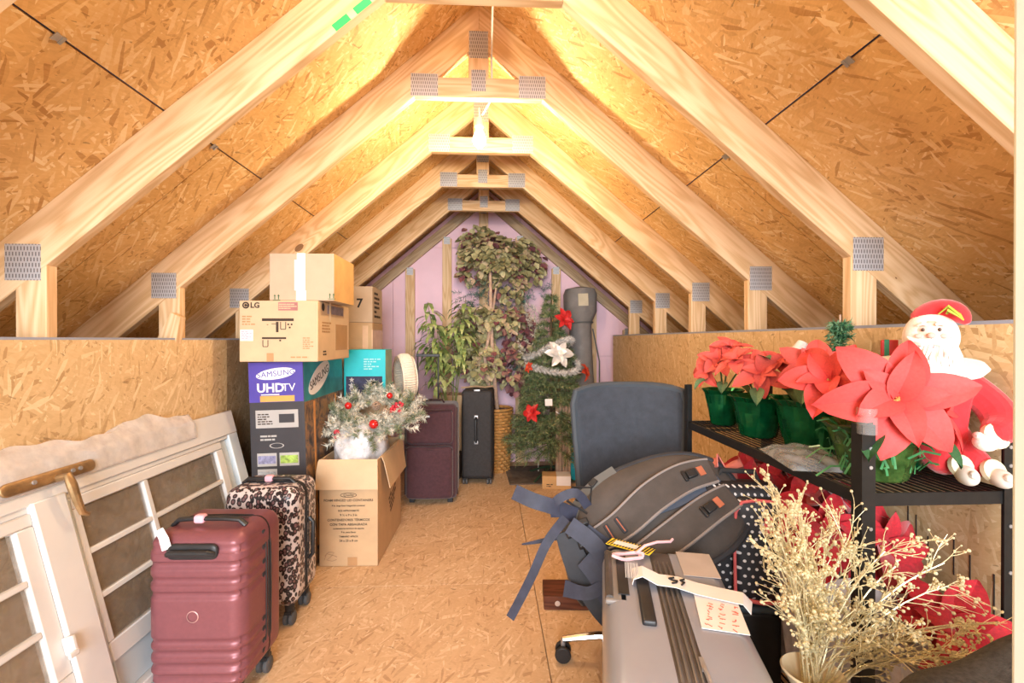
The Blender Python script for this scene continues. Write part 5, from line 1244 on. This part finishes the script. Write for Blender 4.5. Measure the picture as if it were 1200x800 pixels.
m = MB(); m.tube([(-.055, -.005, .262), (-.045, -.008, .29), (-.03, -.01, .318)], [.018, .022, .016], 12); O('cuff', m, pm('white plush', (.84, .78, .74), .9), t)
# ------------------------------------------------------------ santa doll (soft toy) sitting against the wall
PLUSH = pm('cream plush', (.84, .76, .70), .95, var=.08, vs=60, bump=.4, bs=250, sheen=.5)
SUIT = pm('red plush', (.62, .020, .028), .8, var=.25, vs=40, bump=.3, bs=160, sheen=.5)
sd_ = E('plush_doll', 'plush doll with long white beard and red suit sitting on the rack', 'doll', (1.052, 1.062, ZS + .012), (0, 0, R(-25)))
sd_.scale = (.90, .90, .94)
# doll frame: -y is its front, x to its own left as seen (right in the picture)
def skin(name, verts, edges, rad, mat, par, sub=2):
    me = bpy.data.meshes.new(name); me.from_pydata(verts, edges, []); me.materials.append(mat)
    o = bpy.data.objects.new(name, me); COL.objects.link(o); o.parent = par
    o.modifiers.new('skin', 'SKIN'); s = o.modifiers.new('sub', 'SUBSURF'); s.levels = s.render_levels = sub
    for i, r in enumerate(rad): me.skin_vertices[0].data[i].radius = (r, r)
    for p in me.polygons: p.use_smooth = True
    return o
sv = [(0, 0, .06), (0, .0, .13), (0, .0, .21), (0, 0, .26), (-.075, -.01, .225), (-.105, -.05, .18), (-.085, -.10, .165),
      (.075, -.01, .225), (.125, -.03, .17), (.115, -.07, .125), (.075, -.10, .12),
      (-.01, -.06, .05), (.015, -.105, .05), (.055, -.05, .05), (.082, -.090, .040)]
se = [(0, 1), (1, 2), (2, 3), (2, 4), (4, 5), (5, 6), (2, 7), (7, 8), (8, 9), (9, 10), (0, 11), (11, 12), (0, 13), (13, 14)]
skin('body', sv, se, [.06, .065, .055, .03, .04, .036, .03, .042, .045, .04, .03, .042, .034, .042, .034], SUIT, sd_)
m = MB(); m.ball((0, 0, 0), (.058, .054, .064), 24, 16); hd = O('head', m, PLUSH, sd_, (-.005, -.012, .345), (0, 0, R(-18)), label='cream plush head with white hair')
SKINP = pm('peach felt face', (.80, .56, .47), .8, var=.05)
m = MB(); m.grid(lambda u, v: (.036 * (2 * u - 1) * (1 - .35 * abs(2 * v - 1) ** 2), -.0545 + .018 * (2 * u - 1) ** 2 + .012 * (2 * v - 1) ** 2, .026 * (2 * v - 1) + .012), 12, 10); O('face', m, SKINP, hd, solid=.003)
m = MB(); m.ball((0, -.062, .004), (.0085, .008, .007), 12, 8); O('nose', m, pm('rosy felt', (.80, .42, .36), .8), hd)
for s in (-1, 1):
    m = MB(); m.ball((s * .016, -.0545, .018), (.0038, .002, .0045), 10, 7); O('eye', m, pm('brown eye', (.07, .035, .02), .3), hd)
    m = MB(); m.tube([(s * .008, -.058, .030), (s * .017, -.057, .034), (s * .026, -.051, .029)], [.003, .005, .003], 8); O('eyebrow', m, PLUSH, hd)
    m = MB(); m.ball((s * .024, -.0505, .003), (.008, .003, .006), 10, 7); O('cheek', m, pm('rosy felt', (.80, .42, .36), .8), hd)
    m = MB(); m.tube([(0, -.060, -.010), (s * .018, -.062, -.014), (s * .036, -.052, -.010), (s * .046, -.042, .0)], [.008, .010, .008, .003], 8); O('moustache', m, PLUSH, hd)
m = MB(); m.tube([(-.008, -.058, -.024), (0, -.059, -.026), (.008, -.058, -.024)], .002, 6); O('mouth', m, pm('red felt mouth', (.5, .08, .08), .7), hd)
m = MB(); q = random.Random(2)
for i in range(240):
    a = q.uniform(-1.15, 1.15); z0 = q.uniform(-.05, .0) - .01; p = Vector((.052 * sin(a), -.050 * cos(a) - .002, z0))
    e = p + Vector((sin(a) * .02 - .02 * q.random(), -.02 - .01 * q.random(), -.05 - .055 * q.random() * (1 - abs(a) / 1.6)))
    m.tube([p, (p + e) / 2 + Vector((q.uniform(-.006, .006), -.012, 0)), e], [.0042, .0038, .001], 4)
O('beard', m, PLUSH, hd, kind='stuff', label='long shaggy white beard')
m = MB(); m.lathe([(.06, -.012), (.105, -.012), (.115, .0), (.105, .012), (.06, .014), (.05, 0), (.06, -.012)], 28, fn=lambda a, z, i: 1 + .06 * sin(3 * a), cap=False); O('collar', m, PLUSH, sd_, (0, -.008, .272), (R(8), 0, 0), label='wide white collar'); 
m = MB(); m.tube([(-.02, 0, .045), (-.006, .002, .070), (.014, .0, .084), (.036, -.005, .086), (.055, -.01, .076), (.066, -.012, .060), (.070, -.012, .048)], [.036, .036, .033, .029, .024, .016, .006], 20); O('hat', m, SUIT, hd, (0, .008, -.018), sub=1, label='red hat folded to the side')
m = MB()
for a in (0, 2.2): m.tube([(.02 + .01 * cos(a), -.04, .056), (.032, -.048, .066 + .01 * sin(a)), (.052, -.046, .052), (.06, -.044, .04)], [.003, .010, .010, .003], 8, sq=.4)
O('hat_leaf', m, pm('lime green felt', (.42, .50, .06), .7), hd, label='lime green felt leaf')
for nm, p, r_ in (('mitten', (.062, -.115, .105), (.023, .026, .020)), ('mitten', (-.075, -.115, .16), (.020, .024, .018)), ('boot', (.021, -.132, .030), (.020, .038, .022)), ('boot', (.090, -.115, .026), (.020, .038, .021))):
    m = MB(); m.ball((0, 0, 0), r_, 14, 10)
    if nm == 'mitten': m.ball((-.018, -.012, .016), (.010, .015, .009), 8, 6)
    else: m.ball((.0, -.032, .008), (.010, .012, .010), 8, 6)
    O(nm, m, pm('off white felt', (.82, .75, .68), .85) if nm == 'boot' else PLUSH, sd_, p)
for p, rr0 in (((.088, -.095, .117), .029), ((-.082, -.105, .166), .025), ((.018, -.112, .046), .026), ((.084, -.098, .038), .026)):
    m = MB(); m.lathe([(rr0 * .8, -.010), (rr0, -.006), (rr0, .006), (rr0 * .8, .010)], 16); O('cuff', m, pm('ivory plush', (.82, .74, .52), .9), sd_, p, (R(70), 0, R(20)))
gt = E('gift_parcel', 'small plaid gift parcel with gold ribbon beside the bearded plush doll', 'gift', (1.055, 1.155, 1.150), (0, 0, R(-40)))
m = MB(); m.bb(-.035, .035, -.025, .025, 0, .05); O('parcel', m, pm('red wrapping', (.5, .03, .03), .5), gt, bev=.003)
for x in (-.028, 0, .02):
    m = MB(); m.bb(x, x + .010, -.0258, .0258, -.0004, .0508); O('stripe', m, pm('green ribbon', (.02, .20, .10), .5) if x != 0 else PAPER, gt, smooth=False)
for x in (.012, .032):
    m = MB(); m.bb(x, x + .004, -.0262, .0262, -.0006, .0512); O('ribbon', m, GOLDC, gt, smooth=False)
t = E('potted_filler', 'dark green foil pot holding up the plaid gift parcel behind the large poinsettia', 'pot', (1.06, 1.165, ZS + .004))
m = MB(); m.lathe([(.045, 0), (.05, .005), (.06, .2), (.055, .274), (0, .272)], 20); O('pot', m, FOILG, t)
# ------------------------------------------------------------ lower poinsettia bouquets in bags
VELV = pm('deep red velvet petals', (.44, .004, .016), .7, var=.25, vs=18, sheen=.5)
WBAG = film_mat('white plastic sheet', (.80, .78, .83), .95, .3)
def bouquet(label, x, y, zt, rb, R0, flowers, seed):
    q = random.Random(seed); t = E('poinsettia_bouquet', label, 'flowers', (x, y, .104)); h = zt - .104
    m = MB(); m.lathe([(.05, 0), (.055, .006), (.07, .14), (0, .138)], 20); O('pot', m, pm('terracotta brown pot', (.20, .08, .04), .7), t)
    for c, n, k in flowers:
        m = MB(); m.tube([(0, 0, .14), (c[0] * .4, c[1] * .4, h * .55), (c[0], c[1], h + c[2] - .01)], .004, 6); O('stem', m, LEAFD, t)
        flower(t, (c[0], c[1], h + c[2]), n, R0 * k, VELV, 6, 5, q.uniform(0, 6), meshes=PET, sc=.75)
    p0 = q.uniform(0, 6)
    def wf(u, v):
        a = 2 * pi * u; r = rb * (.66 + .44 * v ** .7) * (1 + .06 * sin(6 * a + p0 + 2 * v) + .04 * sin(13 * a + 3 * v) + .10 * max(0, v - .8) * sin(4 * a) * 5)
        return (r * cos(a), r * sin(a), (.004 + (h * .86) * v) + .02 * sin(5 * a + p0) * v)
    m = MB(); m.grid(wf, 44, 14, True); O('wrapper', m, WBAG, t, label='white plastic wrapper'); return t
bouquet('deep red poinsettias in white plastic under the far part of the rack', .955, 1.56, .68, .125, .12, [((-.06, -.02, .03), (-.7, -.6, .4), 1.0), ((.0, -.09, .0), (-.2, -.85, .45), 1.05), ((.06, .0, .06), (.1, -.5, .85), 1.0), ((-.02, .06, .07), (-.4, .2, .9), .9)], 1)
bouquet('deep red poinsettias in white plastic under the near part of the rack', .955, 1.235, .665, .125, .13, [((-.05, -.03, .0), (-.7, -.65, .3), 1.0), ((.06, -.06, -.01), (.1, -.9, .35), 1.1), ((.05, .03, .05), (.2, -.4, .9), 1.0), ((-.04, .06, .05), (-.6, -.1, .8), .9)], 2)
bouquet('lowest red poinsettias leaning out at the near corner of the rack', 1.04, 1.03, .50, .085, .125, [((.02, -.02, .0), (-.2, -.85, .4), 1.0), ((.05, .0, -.12), (.1, -.9, .15), .95), ((-.01, -.04, .06), (-.4, -.7, .5), .9)], 3)
# ------------------------------------------------------------ golden branches in a vase
VASE = pm('cream ceramic', (.74, .62, .42), .3, var=.04, coat=.3)
gv = E('floor_vase', 'tall cream vase full of glittering golden branches', 'vase', (.635, .885, 0))
m = MB(); m.lathe([(.040, 0), (.048, .004), (.062, .12), (.060, .24), (.040, .40), (.030, .47), (.034, .51), (.056, .547), (.053, .550), (.030, .512), (.025, .47), (0, .45)], 32); O('vase', m, VASE, gv)
GOLD = pm('glittering gold', (.86, .72, .46), .32, .4, var=.3, vs=300)
q = random.Random(21)
def twig(m, p, d, L, depth, r):
    d = d.normalized(); x, y, _ = basis(d); b = (x * q.uniform(-1, 1) + y * q.uniform(-1, 1)) * .25
    pts = [p + d * L * t_ + b * L * t_ * t_ for t_ in (0, .33, .66, 1)]
    m.tube(pts, [r, r * .85, r * .7, r * .5], 4, cap=False)
    if depth == 0:
        m.ball(pts[-1], q.uniform(.0018, .0038), 6, 4); return
    for k in range(4 if depth == 1 else 6):
        t_ = q.uniform(.35, 1.0); j = min(2, int(t_ * 3)); pp = pts[j].lerp(pts[j + 1], t_ * 3 - j)
        dd = d + (x * q.uniform(-1, 1) + y * q.uniform(-1, 1)) * .75
        twig(m, pp, dd, L * q.uniform(.22, .40) if depth == 2 else L * q.uniform(.3, .6), depth - 1, r * .75)
tg = [(-.055, .03, .90), (-.065, .0, .80), (-.04, -.02, .86), (-.03, .09, .885), (-.03, .0, .87), (-.0, .12, .84), (-.06, -.03, .70), (-.04, .02, .76), (-.02, -.05, .77), (.01, .02, .78),
      (.03, .08, .84), (.05, -.02, .74), (.10, .03, .80), (.13, -.02, .79), (.17, .0, .75), (.22, -.05, .78), (.26, -.02, .72), (.30, -.06, .67), (.33, -.05, .665), (.30, -.10, .62), (.20, -.08, .63), (.10, -.06, .66), (.02, -.06, .67),
      (-.04, .05, .81), (-.06, .08, .80), (.07, .06, .78), (.15, .05, .72), (.25, -.08, .61), (-.04, -.04, .70)]
for x, y, z in tg:
    m = MB(); a = q.uniform(0, 6.28); p0 = Vector((.016 * cos(a), .016 * sin(a), .465)); e = Vector((x, y, z))
    mid_ = p0.lerp(e, .5) + Vector((-.22 * x, -.22 * y, .045 + .12 * abs(x))); P = []
    for i in range(9):
        t_ = i / 8; P.append(p0 * (1 - t_) ** 2 + mid_ * 2 * t_ * (1 - t_) + e * t_ * t_)
    m.tube(P, [.0022 - .00012 * i for i in range(9)], 5)
    for k in range(9):
        t_ = q.uniform(.28, 1.0); j = min(7, int(t_ * 8)); pp = P[j].lerp(P[j + 1], t_ * 8 - j); dr = (P[j + 1] - P[j]).normalized(); xx, yy, _ = basis(dr)
        twig(m, pp, dr * 1.0 + (xx * q.uniform(-1, 1) + yy * q.uniform(-1, 1)) * .8, q.uniform(.035, .085), 1 if k % 3 else 2, .0011)
    O('branch', m, GOLD, gv)
# ------------------------------------------------------------ dark bag near the door
DK = pm('charcoal woven cloth', (.050, .047, .044), .95, var=.4, vs=120, bump=.6, bs=500)
t = E('charcoal_bag', 'dark charcoal cloth bag standing by the door jamb', 'bag', (.80, .64, 0), (0, 0, R(8)))
m = MB(); m.rbox((0, 0, 0), (.40, .20, .72), (.09, .07, .10), 5, (6, 4, 8), lambda o: (o[0], o[1], o[2] + (.14 * (o[0] + .02) if o[2] > .1 else 0) + .008 * sin(o[0] * 25))); O('body', m, DK, t, (0, 0, .36))
m = MB(); m.tube([(-.19, -.02, .05), (-.192, -.02, .3), (-.17, -.02, .60)], .006, 6); O('piping', m, BLACKF, t)
